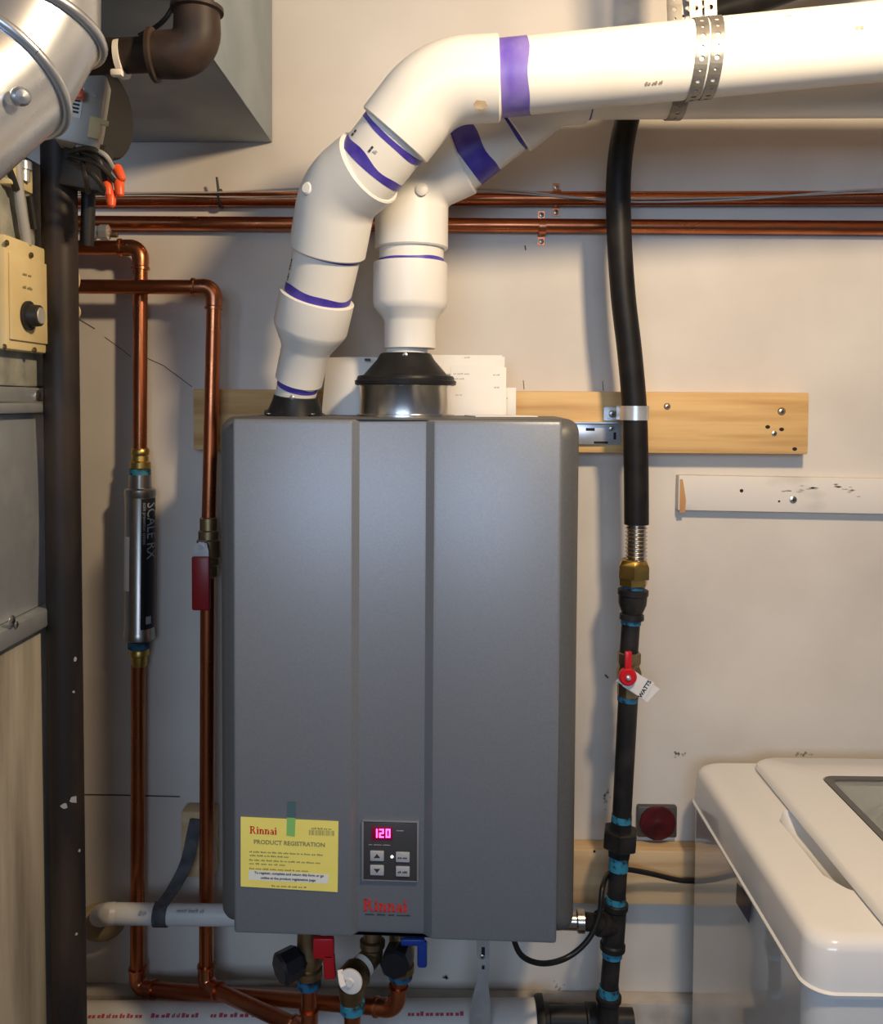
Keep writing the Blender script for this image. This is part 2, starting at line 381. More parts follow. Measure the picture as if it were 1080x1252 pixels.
# ------------------------------------------------------------------ planks on the wall
def plank(name, x0, x1, ytop, ybot, th, m, label):
    f = -th
    a = at(x0, ytop, f); b = at(x1, ytop, f); c = at((x0 + x1) / 2, ybot, f)
    z1 = (a.z + b.z) / 2; z0 = c.z; root = thing(name, ((a.x + b.x) / 2, 0, z0), label, 'plank')
    obj('board', MB().box(((a.x + b.x) / 2, -th / 2 - 0.0003, (z0 + z1) / 2), (b.x - a.x, th, z1 - z0), bev=0.0025), m, root); return root
pu = plank('wood_plank', 236, 990, 478, 553, .036, 'plank', 'yellow pine plank on the wall behind the top of the grey water heater')
for px, py, r in ((816, 497, .0055), (956, 503, .0065)):
    obj('knot', MB().lathe([(0, r), (.0006, r * .9)], at(px, py, -.0363), -YY, 14), 'knot', pu)
    screw(at(px, py, -.0368), -YY, r * .62, pu)
for px, py in ((939, 522), (956, 525), (972, 549)):
    obj('nail_hole', MB().lathe([(0, .0030), (.0004, .0028)], at(px, py, -.0363), -YY, 10, sx=1.3), 'hole', pu)
screw(at(947, 530, -.0366), -YY, .004, pu)
pl = plank('wood_plank', 560, 960, 1040, 1106, .036, 'plank_low', 'pale wood plank on the wall beside the washing machine below the red round seal')
for px, py in ((727, 1041), (762, 1048)):
    obj('nail_hole', MB().lathe([(0, .0022), (.0004, .002)], at(px, py, -.0363), -YY, 10), 'hole', pl)
wt = thing('trim_board', at(950, 630, 0), 'white painted board on the right wall with a bare wood cut end', 'board')
a = at(830, 585, -.018); b = at(1700, 597, -.018); c = at(830, 628, -.018)
tilt = Matrix.Rotation(R(0.6), 3, 'Y'); L = b.x - a.x; hh = a.z - c.z
ctr = V((a.x + L / 2, -.0093, (a.z + c.z) / 2 - .0005))
obj('board', MB().box(ctr, (L, .018, hh), tilt, bev=0.0015), 'white_paint', wt)
endp = at(829, 585, -.018); ep2 = at(830, 627, -.018)
poly = [(0, 0), (0.0088, 0.001), (0.0100, .02), (0.0075, .035), (0.0052, .048), (.004, endp.z - ep2.z - .001), (0, endp.z - ep2.z - .001)]
obj('bare_cut_end', MB().prism(poly, ep2 + V((.0012, -.0004, 0)), XX, ZZ, .0009), 'wood_end', wt)
screw(at(970, 611, -.0185), -YY, .0058, wt)
obj('nail_hole', MB().lathe([(0, .003), (.0004, .0028)], at(907, 600, -.0184), -YY, 10), 'hole', wt)
obj('nail_hole', MB().lathe([(0, .0018), (.0004, .0015)], at(953, 613, -.0184), -YY, 10), 'hole', wt)
def board_smear(p0, p1, seed):
    rnd = random.Random(seed); mb = MB()
    for k in range(12):
        t = rnd.random(); px = p0[0] + (p1[0] - p0[0]) * t; py = p0[1] + (p1[1] - p0[1]) * t + rnd.gauss(0, 2)
        a = rnd.uniform(.003, .007); mb.prism([(-a, 0), (0, -a * .22), (a, a * .1), (0, a * .3)], at(px, py, -.01835), XX, ZZ, .0001)
    obj('scuff', mb, 'smudge', wt)
board_smear((955, 600), (1003, 595), 4); board_smear((1020, 592), (1055, 606), 7)

# ------------------------------------------------------------------ water heater
TH = R(-1.8); UX = V((math.cos(TH), math.sin(TH), 0)); UN = V((math.sin(TH), -math.cos(TH), 0))
YF = -0.293
hl = at(262, 512, YF); hr = at(710, 514, YF); HW = (hr.x - hl.x) / 2 + .0005
HT = at(480, 511, YF).z; HB = at(480, 1142, YF).z
HC = V(((hl.x + hr.x) / 2, YF, HB))            # middle of the front face at the bottom
def hp(u, v, z): return HC + UX * u + UN * v + ZZ * (z - HB)
def front(px, py, v=0.0):                        # pixel -> (u, z) on the heater's front plane
    d = ray(px, py); o = HC + UN * v; t = (o - CAM).dot(UN) / d.dot(UN); p = CAM + d * t; return (p - HC).dot(UX), p.z
heater = thing('water_heater', hp(0, -.12, HB), 'grey wall-hung tankless water heater with lit red display', 'water heater')
RHT = Matrix.Rotation(TH, 3, 'Z')
HD = 0.225
def rrect(w, h, r, n=6):
    out = []
    for cx, cz, a0 in ((w - r, h - r, 0), (-w + r, h - r, 90), (-w + r, -h + r, 180), (w - r, -h + r, 270)):
        for k in range(n + 1):
            a = R(a0 + 90 * k / n); out.append((cx + r * math.cos(a), cz + r * math.sin(a)))
    return out
def casing(levels, zc, h, m, name, r):
    mb = MB(); vs = []; fs = []; N = None
    for v, ins in levels:
        P = rrect(HW - ins, h - ins, max(r - ins * .5, .003)); N = len(P)
        vs += [hp(u, v, zc + z) for u, z in P]
    for i in range(len(levels) - 1):
        for k in range(N): k2 = (k + 1) % N; fs.append((i * N + k, i * N + k2, (i + 1) * N + k2, (i + 1) * N + k))
    fs.append(tuple(range(N))); fs.append(tuple(range((len(levels) - 1) * N, len(levels) * N)))
    mb.add(vs, fs); return obj(name, mb, m, heater)
zc = (HT + HB) / 2; hh = (HT - HB) / 2
casing([(-HD, 0), (-.030, 0), (-.018, .002), (-.008, .007), (-.003, .013), (0, .022)], zc, hh, 'heater_body', 'side_casing', .018)
PW = HW - .0255
uA, uB, uC, uD = front(431.5, 800)[0], front(439.5, 800)[0], front(520, 800)[0], front(530.5, 800)[0]
DP = .0130; rec = .0100
prof = []
for k in range(5):
    a = R(180 - 90 * k / 4); prof.append((-PW + .004 + .004 * math.cos(a), DP - .004 + .004 * math.sin(a)))
prof += [(uA - .003, DP), (uA, DP - .0006), (uB, DP - rec), (uB + .002, DP - rec - .0003), (uC - .002, DP - rec - .0003), (uC, DP - rec), (uD, DP - .0006), (uD + .003, DP)]
for k in range(5):
    a = R(90 - 90 * k / 4); prof.append((PW - .004 + .004 * math.cos(a), DP - .004 + .004 * math.sin(a)))
prof = [(-PW, -.001)] + prof + [(PW, -.001)]
lv = [(HB + .0015, .004), (HB + .0025, .0015), (HB + .006, 0), (HT - .008, 0), (HT - .004, .0015), (HT - .0025, .004)]
mb = MB(); n = len(prof); vs = []; fs = []
for z, e in lv:
    for u, v in prof: vs.append(hp(u * (1 - e / PW * .3), v - e * (1 if v > 0 else 0), z))
for i in range(len(lv) - 1):
    for k in range(n - 1): fs.append((i * n + k, i * n + k + 1, (i + 1) * n + k + 1, (i + 1) * n + k))
fs.append(tuple(range(n))); fs.append(tuple(range((len(lv) - 1) * n, len(lv) * n)))
for i in range(len(lv) - 1): fs.append((i * n, (i + 1) * n, (i + 1) * n + n - 1, i * n + n - 1))
mb.add(vs, fs); obj('front_panel', mb, 'heater_panel', heater, sharp=25)
# control panel in the recess
VR = DP - rec - .0003
def fp(px, py, v): u, z = front(px, py, v); return hp(u, v, z)
def fbox(x0, y0, x1, y1, v0, v1, bev=0.0):
    a = fp(x0, y0, v1); b = fp(x1, y1, v1); c = (a + b) / 2 - UN * (v1 - v0) / 2
    return MB().box(c, ((b - a).dot(UX), v1 - v0, abs(a.z - b.z)), RHT, bev)
cp = obj('control_panel', fbox(443.5, 1005, 511, 1077, VR - .002, VR + .0035, .001), 'control_face', heater)
for x0, y0, x1, y1 in ((443, 1004, 511.5, 1006), (443, 1076, 511.5, 1078.5), (442.5, 1005, 444.5, 1078), (510, 1005, 512, 1078)):
    obj('bezel', fbox(x0, y0, x1, y1, VR - .002, VR + .0045, .0004), 'control_rim', cp)
disp = obj('display', fbox(454, 1010, 480, 1028, VR, VR + .0042, .0005), 'led_halo', cp)
def seven(ch, cx, cy, w, h):
    segs = {'1': 'bc', '2': 'abged', '0': 'abcdef'}[ch]; mb = MB(); t = 1.9
    pos = {'a': (-w / 2, -h / 2, w / 2, -h / 2 + t), 'd': (-w / 2, h / 2 - t, w / 2, h / 2), 'g': (-w / 2, -t / 2, w / 2, t / 2),
           'b': (w / 2 - t, -h / 2, w / 2, 0), 'c': (w / 2 - t, 0, w / 2, h / 2), 'f': (-w / 2, -h / 2, -w / 2 + t, 0), 'e': (-w / 2, 0, -w / 2 + t, h / 2)}
    for sg in segs:
        x0, y0, x1, y1 = pos[sg]; q = fbox(cx + x0 + .15, cy + y0 + .15, cx + x1 - .15, cy + y1 - .15, VR + .0040, VR + .0047); mb.add(q.v, q.f)
    return mb
for ch, cx in (('1', 459.0), ('2', 466.6), ('0', 474.6)): obj('digit', seven(ch, cx, 1019, 5.8, 11), 'led', cp)
for k, (bx, by) in enumerate(((461, 1047), (461, 1064.5), (492.5, 1048.5), (492.5, 1066))):
    bt = obj('button', fbox(bx - 8.5, by - 6.5, bx + 8.5, by + 6.5, VR + .003, VR + .0058, .0012), 'button', cp)
    vv = VR + .0060
    if k < 2:
        s = -1 if k == 0 else 1
        obj('arrow_mark', MB().add([fp(bx - 4, by - s * 2.2, vv), fp(bx + 4, by - s * 2.2, vv), fp(bx, by + s * 3, vv)], [(0, 1, 2)]), 'ink', cp)
    else:
        obj('print_mark', bars(MB(), fp(bx - 6, by + 1.2, vv), UX, ZZ, mm(12, YF), .0024, 2, k), 'ink', cp)
obj('indicator_light', MB().lathe([(0, .0019), (.001, .0012), (.0012, 0)], fp(479.5, 1047.5, VR + .0035), UN, 12), 'led_white', cp)
obj('print_mark', bars(bars(MB(), fp(451, 1033, VR + .0036), UX, ZZ, mm(27, YF), .0014, 3, 1), fp(485, 1016, VR + .0036), UX, ZZ, mm(9, YF), .0018, 1, 2), 'ink_grey', cp)
# maker's name below the display
obj('maker_lettering', serif_mb(.0158, fp(444.5, 1113.5, VR + .0004), UX * 1.0, ZZ, 1.3), 'logo_red', heater, label='red serif maker lettering')
obj('small_print', bars(MB(), fp(446.5, 1118.5, VR + .0003), UX, ZZ, mm(57, YF), .0020, 4, 9), 'ink', heater)
# top collars / side fittings that belong to the heater
obj('gas_inlet', MB().lathe([(0, .013), (.022, .013), (.024, .0165), (.034, .0165), (.036, .012)], hp(HW - .004, -.155, at(708, 1123, -.14).z), UX, 20), 'stainless', heater, label='silver gas inlet stub')

# registration card taped on the front
VC = DP + .0006
def cpnt(px, py, v=VC): return fp(px, py, v)
card = thing('registration_card', cpnt(354, 1088), 'yellow registration card taped to the front of the grey heater', 'card')
c00, c10, c11, c01 = cpnt(294.5, 998.5), cpnt(414, 1004), cpnt(413, 1090.5), cpnt(294.5, 1083.5)
mb = MB(); tn = UN * .0006
mb.add([c00, c10, c11, c01] + [p + tn for p in (c00, c10, c11, c01)], [(0, 1, 2, 3), (4, 5, 6, 7), (0, 1, 5, 4), (1, 2, 6, 5), (2, 3, 7, 6), (3, 0, 4, 7)])
obj('sheet', mb, 'card', card)
cx_ = (c10 - c00).normalized(); cy_ = (c00 - c01).normalized(); VP = VC + .0007
def cq(px, py): return cpnt(px, py, VP)
obj('maker_lettering', serif_mb(.0098, cq(305.5, 1019), cx_, cy_, 1.3, .0002), 'logo_red', card)
obj('heading', text_mb('PRODUCT REGISTRATION', .0079, cq(354, 1033.5), cx_, cy_, off=.0002, lift=.0002), 'ink_soft', card)
mb = MB()
for k in range(22):
    x0 = 378 + k * 1.42; w = random.choice((.5, .8, 1.0)); mb.quad(cq(x0, 1021 + (x0 - 378) * .04), cq(x0 + w, 1021 + (x0 - 378) * .04), cq(x0 + w, 1014.5 + (x0 - 378) * .04), cq(x0, 1014.5 + (x0 - 378) * .04))
obj('barcode', mb, 'ink_soft', card); 
mb = MB()
for (px, py, L, w, s) in ((305, 1040.5, 92, 13, 1), (305.5, 1045, 49, 7, 2), (305, 1050.5, 89, 12, 3), (305, 1055, 45, 6, 4), (305, 1061, 74, 9, 5), (381, 1012, 25, 4, 6), (332, 1082.3, 44, 7, 7)):
    bars(mb, cq(px, py + 1.5), cx_, cy_, mm(L, YF), .0021, w, s, lift=.0002)
obj('print_lines', mb, 'ink_soft', card)
P = [cq(304.5, 1064), cq(402, 1069), cq(401, 1080.5), cq(303.5, 1075.5)]
obj('white_strip', MB().add(P, [(0, 1, 2, 3)]), 'card_white', card)
mb = MB(); z2 = VP + .0002
mb = text_mb('To register, complete and return this form or go', .0046, fp(353.5, 1070.2, z2), cx_, cy_, off=.0001, lift=.0002)
mb2 = text_mb('online at the product registration page', .0046, fp(352.5, 1076, z2), cx_, cy_, off=.0001, lift=.0002); mb.add(mb2.v, mb2.f)
obj('strip_print', mb, 'ink', card)
mb = MB(); 
tp = [(351.5, 980), (362, 980), (361.5, 1000.5), (351, 1000)]
mb.add([fp(x, y, DP + .0004) for x, y in tp], [(0, 1, 2, 3)]); obj('tape', mb, 'tape_blue', card, label='teal tape above the card')
mb = MB(); tp = [(351, 999.5), (361.5, 1000), (360.5, 1023), (350.5, 1021.5)]
mb.add([fp(x, y, VP + .0003) for x, y in tp], [(0, 1, 2, 3)]); obj('tape', mb, 'tape_green', card, label='green tape over the card edge')

# ------------------------------------------------------------------ white vent pipes
def pvc_elbow(P0, B, P1, r, parent, bend=.085):
    P = fillet([P0, B, P1], bend, 12); a = (P[0] - P[1]).normalized(); e = (P[-1] - P[-2]).normalized()
    pts = [P[0] - a * 0, P[0] - a * .002] + P[1:-1] + [P[-1] - e * .002, P[-1]]
    return obj('elbow', MB().tube(pts, [r - .002, r] + [r] * (len(P) - 2) + [r, r - .002], 40), 'pvc_fit', parent)
def pvc_pipe(a, b, r, parent, m='pvc', name='pipe'):
    return obj(name, MB().cyl(a, b, r, seg=40), m, parent)
def band(a, b, t0, t1, r, parent, wob=.0, m='primer_dark'):
    """purple primer left on a pipe beside a joint, uneven edge"""
    a, b = V(a), V(b); d = (b - a); x, y, z = frame(d); vs = []; fs = []; N = 40; rnd = random.Random(int(a.x * 1e5) ^ 5)
    ph = rnd.uniform(0, 6)
    for t, w in ((t0, 0), (t0 + .0001, 1), (t1, 1.0), (t1 + .0001, 0)):
        for k in range(N):
            an = 2 * math.pi * k / N; off = wob * (math.sin(2 * an + ph) + .5 * math.sin(5 * an + ph * 2)) if t > (t0 + t1) / 2 else 0
            vs.append(a + z * (t + off) + (x * math.cos(an) + y * math.sin(an)) * (r + .0004 * w))
    for i in range(3):
        for k in range(N): k2 = (k + 1) % N; fs.append((i * N + k, i * N + k2, (i + 1) * N + k2, (i + 1) * N + k))
    return obj('primer_band', MB().add(vs, fs), m, parent)
RP, RH = .0445, .0505
# front (left-hand) vent
va = thing('vent_pipe', at(361, 503, -.19), 'front white plastic vent pipe rising from the left port, bent right across the top', 'vent pipe', 'white vent pipes')
A0 = V((at(361, 505, -.185).x, -.185, HT)); A1 = at(364, 472, -.192); A3 = at(403, 296, -.262)
axA = (A3 - A1).normalized()
def la(s): return A1 + axA * s
def sof(y):                                     # distance along the leaning axis for a pixel row
    lo, hi = -.1, .5
    for _ in range(40):
        m_ = (lo + hi) / 2; p = la(m_) - CAM; q = RM.to_3x3().transposed() @ p; py = CY - F * q.y / -q.z
        if py > y: lo = m_
        else: hi = m_
    return lo
obj('base_collar', MB().lathe([(0, .043), (.004, .043), (.005, .0385), (.022, .0325), (.028, .0315), (.0285, .029), (.029, .020)], A0, (axA + ZZ * 2).normalized(), 36), 'rubber', va, label='black rubber collar')
screw(at(357, 486, -.219), -YY, .0032, va); 
for dx in (-.030, .030): screw(A0 + V((dx, -.034, .003)), ZZ, .004, va)
pvc_pipe(la(sof(500)), la(sof(455)), .0285, va, name='stub_pipe')
band(la(0), la(.1), sof(473) , sof(467), .0285, va, .002)
s0, s1, s2, s3, s4 = sof(466), sof(428), sof(412), sof(402), sof(362)
obj('reducer', MB().lathe([(s0, .0305), (s0 + .001, .033), (s1, .0335), (s1 + .006, .036), (s2 + .004, .0455), (s3, .0495), (s3 + .004, .0505), (s4 - .001, .0505), (s4, .049)], A1, axA, 40), 'pvc_fit', va)
pvc_pipe(la(s4 - .02), la(sof(290)), RP, va)
band(la(0), la(.1), s4, sof(353), RP, va, .002); band(la(0), la(.1), sof(311), sof(302), RP, va, .003)
B1 = at(418, 238, -.295); B2a = at(453, 204, -.318); B2b = at(483, 166, -.332); B3 = at(540, 92, -.345); B4 = at(611, 96, -.348); B5 = at(1140, 45, -.375); B5 = B4 + (B5 - B4) * 2.7
e1 = pvc_elbow(la(sof(307)), at(413, 236, -.288), B2a, RH, va, .07)
obj('moulding_nub', MB().lathe([(0, .008), (.003, .008), (.005, .006), (.0052, .0)], at(377, 231, -.322), V((-.45, -.9, .1)), 16), 'pvc_fit', va)
pvc_pipe(B2a - (B2b - B2a).normalized() * .02, B2b + (B2b - B2a).normalized() * .02, RP, va)
dm = (B2b - B2a); band(B2a, B2b, 0, .012, RP, va, .003); band(B2b, B2a, 0, .007, RP, va, .001)
e2 = pvc_elbow(B2b, at(535, 100, -.345), B4, RH, va, .085)
obj('pipe', MB().cyl(B4 - (B5 - B4).normalized() * .02, B5, RP, seg=48), 'pvc', va)
band(B4, B5, 0, .034, RP, va, .002, 'primer')
obj('grime', MB().prism([(-.008, 0), (-.004, .005), (.006, .004), (.009, -.001), (.003, -.005), (-.005, -.004)], at(587, 128, -.3915), V((1, .0, .0)), V((0, -.45, .9)), .0006), 'pvc_grime', va)
def on_front(P0_, P1_, px, py, r_):
    # point on a pipe surface seen at a pixel
    d = ray(px, py).normalized(); ax = (P1_ - P0_).normalized(); w = CAM - P0_
    dp = d - ax * d.dot(ax); wp = w - ax * w.dot(ax); A_ = dp.dot(dp); B_ = 2 * dp.dot(wp); C_ = wp.dot(wp) - r_ * r_
    t_ = (-B_ - math.sqrt(max(B_ * B_ - 4 * A_ * C_, 0))) / (2 * A_); p = CAM + d * t_; q = P0_ + ax * (p - P0_).dot(ax); return p, (p - q).normalized(), ax
def pipe_mark(P0_, P1_, px, py, L, h, nw, sd, r_, parent, m='ink'):
    p, nr, ax = on_front(P0_, P1_, px, py, r_ + .0004); obj('print_mark', bars(MB(), p - ax * L / 2, ax, nr.cross(ax), L, h, nw, sd), m, parent)
pipe_mark(B2a, B2b, 434, 163, .010, .006, 1, 1, RP, va); pipe_mark(B2a, B2b, 455, 183, .009, .004, 1, 2, RP, va); pipe_mark(B2a, B2b, 461, 187, .004, .005, 1, 5, RP, va, 'ink_grey')
pipe_mark(la(0), la(.1), 355, 330, .030, .004, 2, 3, RP, va); pipe_mark(B4, B5, 966, 20, .006, .003, 1, 6, RP, va, 'ink_grey'); pipe_mark(B4, B5, 1052, 36, .010, .005, 1, 8, RP, va, 'pvc_grime')
pipe_mark(B4, B5, 800, 103, .020, .004, 3, 9, RP, va, 'pvc_grime')
# rear vent
vb = thing('vent_pipe', at(496, 508, -.18), 'rear white plastic vent pipe rising from the silver collar, running behind the front one', 'vent pipe', 'white vent pipes')
yb = -.175
def bz(py): return at(500, py, yb).z
bx = at(496, 480, yb).x; bx2 = at(503, 350, yb).x
def bw(px): return mm(px, yb) / 2
obj('steel_collar', MB().lathe([(0, bw(120)), (.003, bw(120)), (.004, bw(112)), (bz(474) - HT, bw(111)), (bz(472) - HT, bw(114)), (bz(468) - HT, bw(114))], (bx, yb, HT), ZZ, 48), 'collar_steel', vb, label='shiny steel collar ring')
obj('cone_collar', MB().lathe([(bz(471.5), bw(118)), (bz(470.5), bw(123)), (bz(466), bw(124)), (bz(464.5), bw(119)), (bz(462.5), bw(119)), (bz(460), bw(116)), (bz(459), bw(103)), (bz(440), bw(70)), (bz(433), bw(62)), (bz(432), bw(58))], (bx, yb, 0), ZZ, 48), 'rubber', vb, label='black rubber cone')
screw(V((bx - .002, yb - bw(112) - .0003, bz(472) + .003)), -YY, .0045, vb); screw(V((bx + .001, yb - bw(64), bz(436))), -YY, .0038, vb)
rbx = lambda t: bx + (bx2 - bx) * t
pvc_pipe((rbx(.2), yb, bz(445)), (rbx(.25), yb, bz(415)), .0295, vb, name='stub_pipe')
def vl(prof): return MB().lathe([(bz(y), w) for y, w in prof], (bx2 - .0015, yb, 0), ZZ, 44)
obj('reducer', vl([(427, .034), (426, .0362), (394, .0365), (390, .0385), (380, .0475), (376, .0510), (370, .0525), (323, .0525), (322, .051)]), 'pvc_fit', vb)
pvc_pipe((bx2, yb, bz(330)), (bx2, yb, bz(290)), RP + .001, vb); band((bx2, yb, bz(322)), (bx2, yb, bz(300)), 0, .005, RP + .001, vb, .001)
C1 = V((bx2, yb, bz(305))); C2 = at(504, 226, yb); C3 = at(566, 193, -.19); C4 = at(622, 148, -.205); C5 = at(650, 105, -.215); C6 = at(716, 104, -.215); C7 = at(1140, 101, -.225); C7 = C6 + (C7 - C6) * 3.2
pvc_elbow(C1, V((bx2, yb, bz(222))), C3, RH + .001, vb, .06)
obj('moulding_nub', MB().lathe([(0, .0085), (.003, .0085), (.005, .006), (.0052, .0)], at(516, 232, yb - RH - .0005), -YY, 16), 'pvc_fit', vb)
d34 = (C4 - C3).normalized(); pvc_pipe(C3 - d34 * .02, C4 + d34 * .02, RP, vb)
band(C3, C4, 0, .034, RP, vb, .003); band(C4, C3, 0, .004, RP, vb, .001)
pvc_elbow(C4, C4 + d34 * .070, C6, RH, vb, .06)
obj('pipe', MB().cyl(C6 - XX * .02, C7, RP, seg=48), 'pvc', vb); band(C6, C7, 0, .009, RP, vb, .001)

# perforated hanger straps round the front pipe
def strap_mesh(path, wdirs, w, th, hole_r=(.0030, .0018), pitch=.0125):
    """flat band with punched holes along a 3D path, big and small holes alternating"""
    P = [V(p) for p in path]; acc = [0]
    for i in range(1, len(P)): acc.append(acc[-1] + (P[i] - P[i - 1]).length)
    def pos(s):
        s = max(0, min(s, acc[-1] - 1e-6)); i = 0
        while acc[i + 1] < s: i += 1
        t = (s - acc[i]) / (acc[i + 1] - acc[i]); p = P[i].lerp(P[i + 1], t); tg = (P[i + 1] - P[i]).normalized()
        wd = V(wdirs[i]).lerp(V(wdirs[i + 1]), t); wd = (wd - tg * wd.dot(tg)).normalized(); return p, wd, tg.cross(wd)
    mb = MB(); ncell = int(acc[-1] / pitch); pitch = acc[-1] / ncell
    for c in range(ncell):
        r = hole_r[c % 2]; s0 = c * pitch
        sq = []; hl_ = []
        for k in range(16):
            a = 2 * math.pi * k / 16; ca, sa = math.cos(a), math.sin(a); q = 1 / max(abs(ca), abs(sa))
            sq.append((ca * q * pitch / 2, sa * q * w / 2)); hl_.append((ca * r, sa * r))
        vs = []; fs = []
        for side in (-1, 1):
            for u, t in sq + hl_:
                p, wd, nn = pos(s0 + pitch / 2 + u); vs.append(p + wd * t + nn * (side * th / 2))
        for k in range(16):
            k2 = (k + 1) % 16
            fs += [(k, k2, 16 + k2, 16 + k), (32 + k, 32 + k2, 48 + k2, 48 + k), (16 + k, 16 + k2, 48 + k2, 48 + k)]
            if abs(abs(sq[k][1]) - w / 2) < 1e-6 and abs(abs(sq[k2][1]) - w / 2) < 1e-6: fs.append((k, k2, 32 + k2, 32 + k))
        mb.add(vs, fs)
    return mb
dA = (B5 - B4).normalized()
def ring_strap(pxc, pyc, top_px, top_py, w, label, lean=0.0):
    # nearest point of pipe axis for pixel column
    best = min((B4.lerp(B5, k / 1200) for k in range(1201)), key=lambda p: abs((RM.to_3x3().transposed() @ (p - CAM)).x / -(RM.to_3x3().transposed() @ (p - CAM)).z * F + CX - pxc))
    up = (ZZ - dA * dA.z).normalized(); fw = dA.cross(up); fw = fw if fw.y < 0 else -fw; r = RP + .0012
    root = thing('hanger_strap', best - up * r, label, 'strap', 'perforated straps holding the vent pipe')
    tp_ = at(top_px, top_py, best.y); tp_.z = 2.399
    pts = []; wd = []
    for a in range(-90, 205, 15):                                # front bottom, round the front, over the top edge
        an = R(a - 95); pts.append(best + fw * (r * math.cos(R(a))) * 1 + up * (r * math.sin(R(a))) + dA * (lean * math.sin(R(a)))); wd.append(dA)
    front_pts = pts[:13]                                          # -90 .. 90
    back = [best - fw * (r * math.cos(R(a))) + up * (r * math.sin(R(a))) + dA * (lean * math.sin(R(a))) for a in range(-90, 61, 15)]
    loop1 = front_pts + [best + up * (r + .05) + (tp_ - best) * .25 + dA * lean, tp_]
    obj('band', strap_mesh(loop1, [dA] * len(loop1), w, .0010), 'strap', root)
    loop2 = back + [best - fw * .02 + up * (r + .07), tp_ + YY * .01]
    obj('band', strap_mesh(loop2, [dA] * len(loop2), w, .0010), 'strap', root)
    return root
ring_strap(849, 70, 826, -40, .0145, 'grey perforated hanger strap round the front vent pipe, left of the pair', .005)
ring_strap(867, 70, 855, -40, .0145, 'grey perforated hanger strap round the front vent pipe, right of the pair', .005)
# third strap hangs the rear pipe
dB = (C7 - C6).normalized(); bb = C6.lerp(C7, (827 - 716) / (1140 - 716.0) / 3.2); r = RP + .0012
rs = thing('hanger_strap', bb - ZZ * r, 'short grey strap end showing under the rear vent pipe', 'strap', 'perforated straps holding the vent pipe')
lp = [bb + V((0, -r * math.cos(R(a)), r * math.sin(R(a)))) for a in range(-110, 91, 14)] + [bb + V((-.003, 0, r + .06)), V((bb.x - .006, bb.y, 2.399))]
obj('band', strap_mesh(lp, [dB] * len(lp), .02, .001), 'strap', rs)
lp = [bb + V((0, r * math.cos(R(a)), r * math.sin(R(a)))) for a in range(-70, 91, 14)] + [bb + V((.012, 0.0, r + .06)), V((bb.x + .014, bb.y + .004, 2.399))]
obj('band', strap_mesh(lp, [dB] * len(lp), .02, .001), 'strap', rs)

# ------------------------------------------------------------------ booklets standing on the heater
def booklet(px0, px1, py0, py1, Y, th, label, tiltd, marks, roll=0, pages=2):
    a = at(px0, py0, Y); b = at(px1, py1, Y); w = b.x - a.x; z0 = HT + .0005; h = a.z - z0
    root = thing('booklet', ((a.x + b.x) / 2, Y, z0), label, 'booklet', 'papers on top of the heater')
    rx = Matrix.Rotation(R(tiltd), 3, 'X') @ Matrix.Rotation(R(roll), 3, 'Y'); base = V(((a.x + b.x) / 2, Y, z0))
    for k in range(pages):
        obj('page', MB().box(base + rx @ V((k * .004, k * th / pages, h / 2 - k * .002)), (w, th / pages * .8, h), rx, bev=.0004), 'paper', root)
    if marks:
        mb = MB(); f = rx @ V((0, -th / pages * .4 - .0002, 0))
        for (u, v, L, n, s) in marks: bars(mb, base + f + rx @ V((-w / 2 + u * w, 0, v * h)), rx @ XX, rx @ ZZ, L * w, .0022, n, s, lift=.0001)
        obj('print_lines', mb, 'ink_grey', root)
    return root
booklet(551, 616, 446, 505, -.12, .006, 'white printed booklet standing right of the silver vent collar', -8, [(.06, .82, .3, 3, 1), (.06, .72, .2, 2, 2), (.8, .80, .13, 2, 3), (.1, .4, .12, 2, 4), (.82, .55, .1, 2, 5)])
booklet(498, 614, 433, 505, -.095, .004, 'taller white sheet behind the printed booklet right of the collar', -6, [(.6, .95, .06, 1, 8)])
booklet(612, 631, 474, 505, -.10, .005, 'small white folded leaflet at the right end of the papers', -5, [(.2, .6, .3, 1, 4)], pages=1)
mbk = thing('booklet', at(425, 505, -.13), 'white rolled sheet leaning between the two vent pipes', 'booklet', 'papers on top of the heater')
P = []; a0 = at(398, 470, -.10)
pts = [V((at(px, 480, -.11).x, -.10 - .022 * math.sin((px - 392) / 84 * math.pi), 0)) for px in range(392, 478, 6)]
zt = at(430, 436, -.12).z; mb = MB(); vs = []; fs = []; n = len(pts)
for off in (0, .0016):
    for z, sh in ((HT + .0005, 0), ((HT + zt) / 2, .006), (zt, .012)):
        for p in pts: vs.append(V((p.x + sh * .5, p.y + off + sh, z)))
for o_ in (0, 3 * n):
    for i in range(2):
        for k in range(n - 1): fs.append((o_ + i * n + k, o_ + i * n + k + 1, o_ + (i + 1) * n + k + 1, o_ + (i + 1) * n + k))
for i in range(2):
    for k in (0, n - 1): fs.append((i * n + k, (i + 1) * n + k, 3 * n + (i + 1) * n + k, 3 * n + i * n + k))
for k in range(n - 1):
    for i in (0, 2): fs.append((i * n + k, i * n + k + 1, 3 * n + i * n + k + 1, 3 * n + i * n + k))
obj('page', MB().add(vs, fs), 'paper', mbk)
p = at(450, 440, -.124); obj('print_mark', MB().prism([(-.005, -.0015), (.004, -.0015), (.004, .002), (-.005, .002)], p, XX, ZZ, .0003), 'ink', mbk)
fl = thing('paper_scrap', at(630, 507, -.16), 'flat white paper scrap lying on the heater top by the leaflet', 'paper')
obj('sheet', MB().box((at(612, 507, -.16).x, -.16, HT + .0012), (.09, .07, .0016), Matrix.Rotation(R(12), 3, 'Z'), bev=.0004), 'paper', fl)

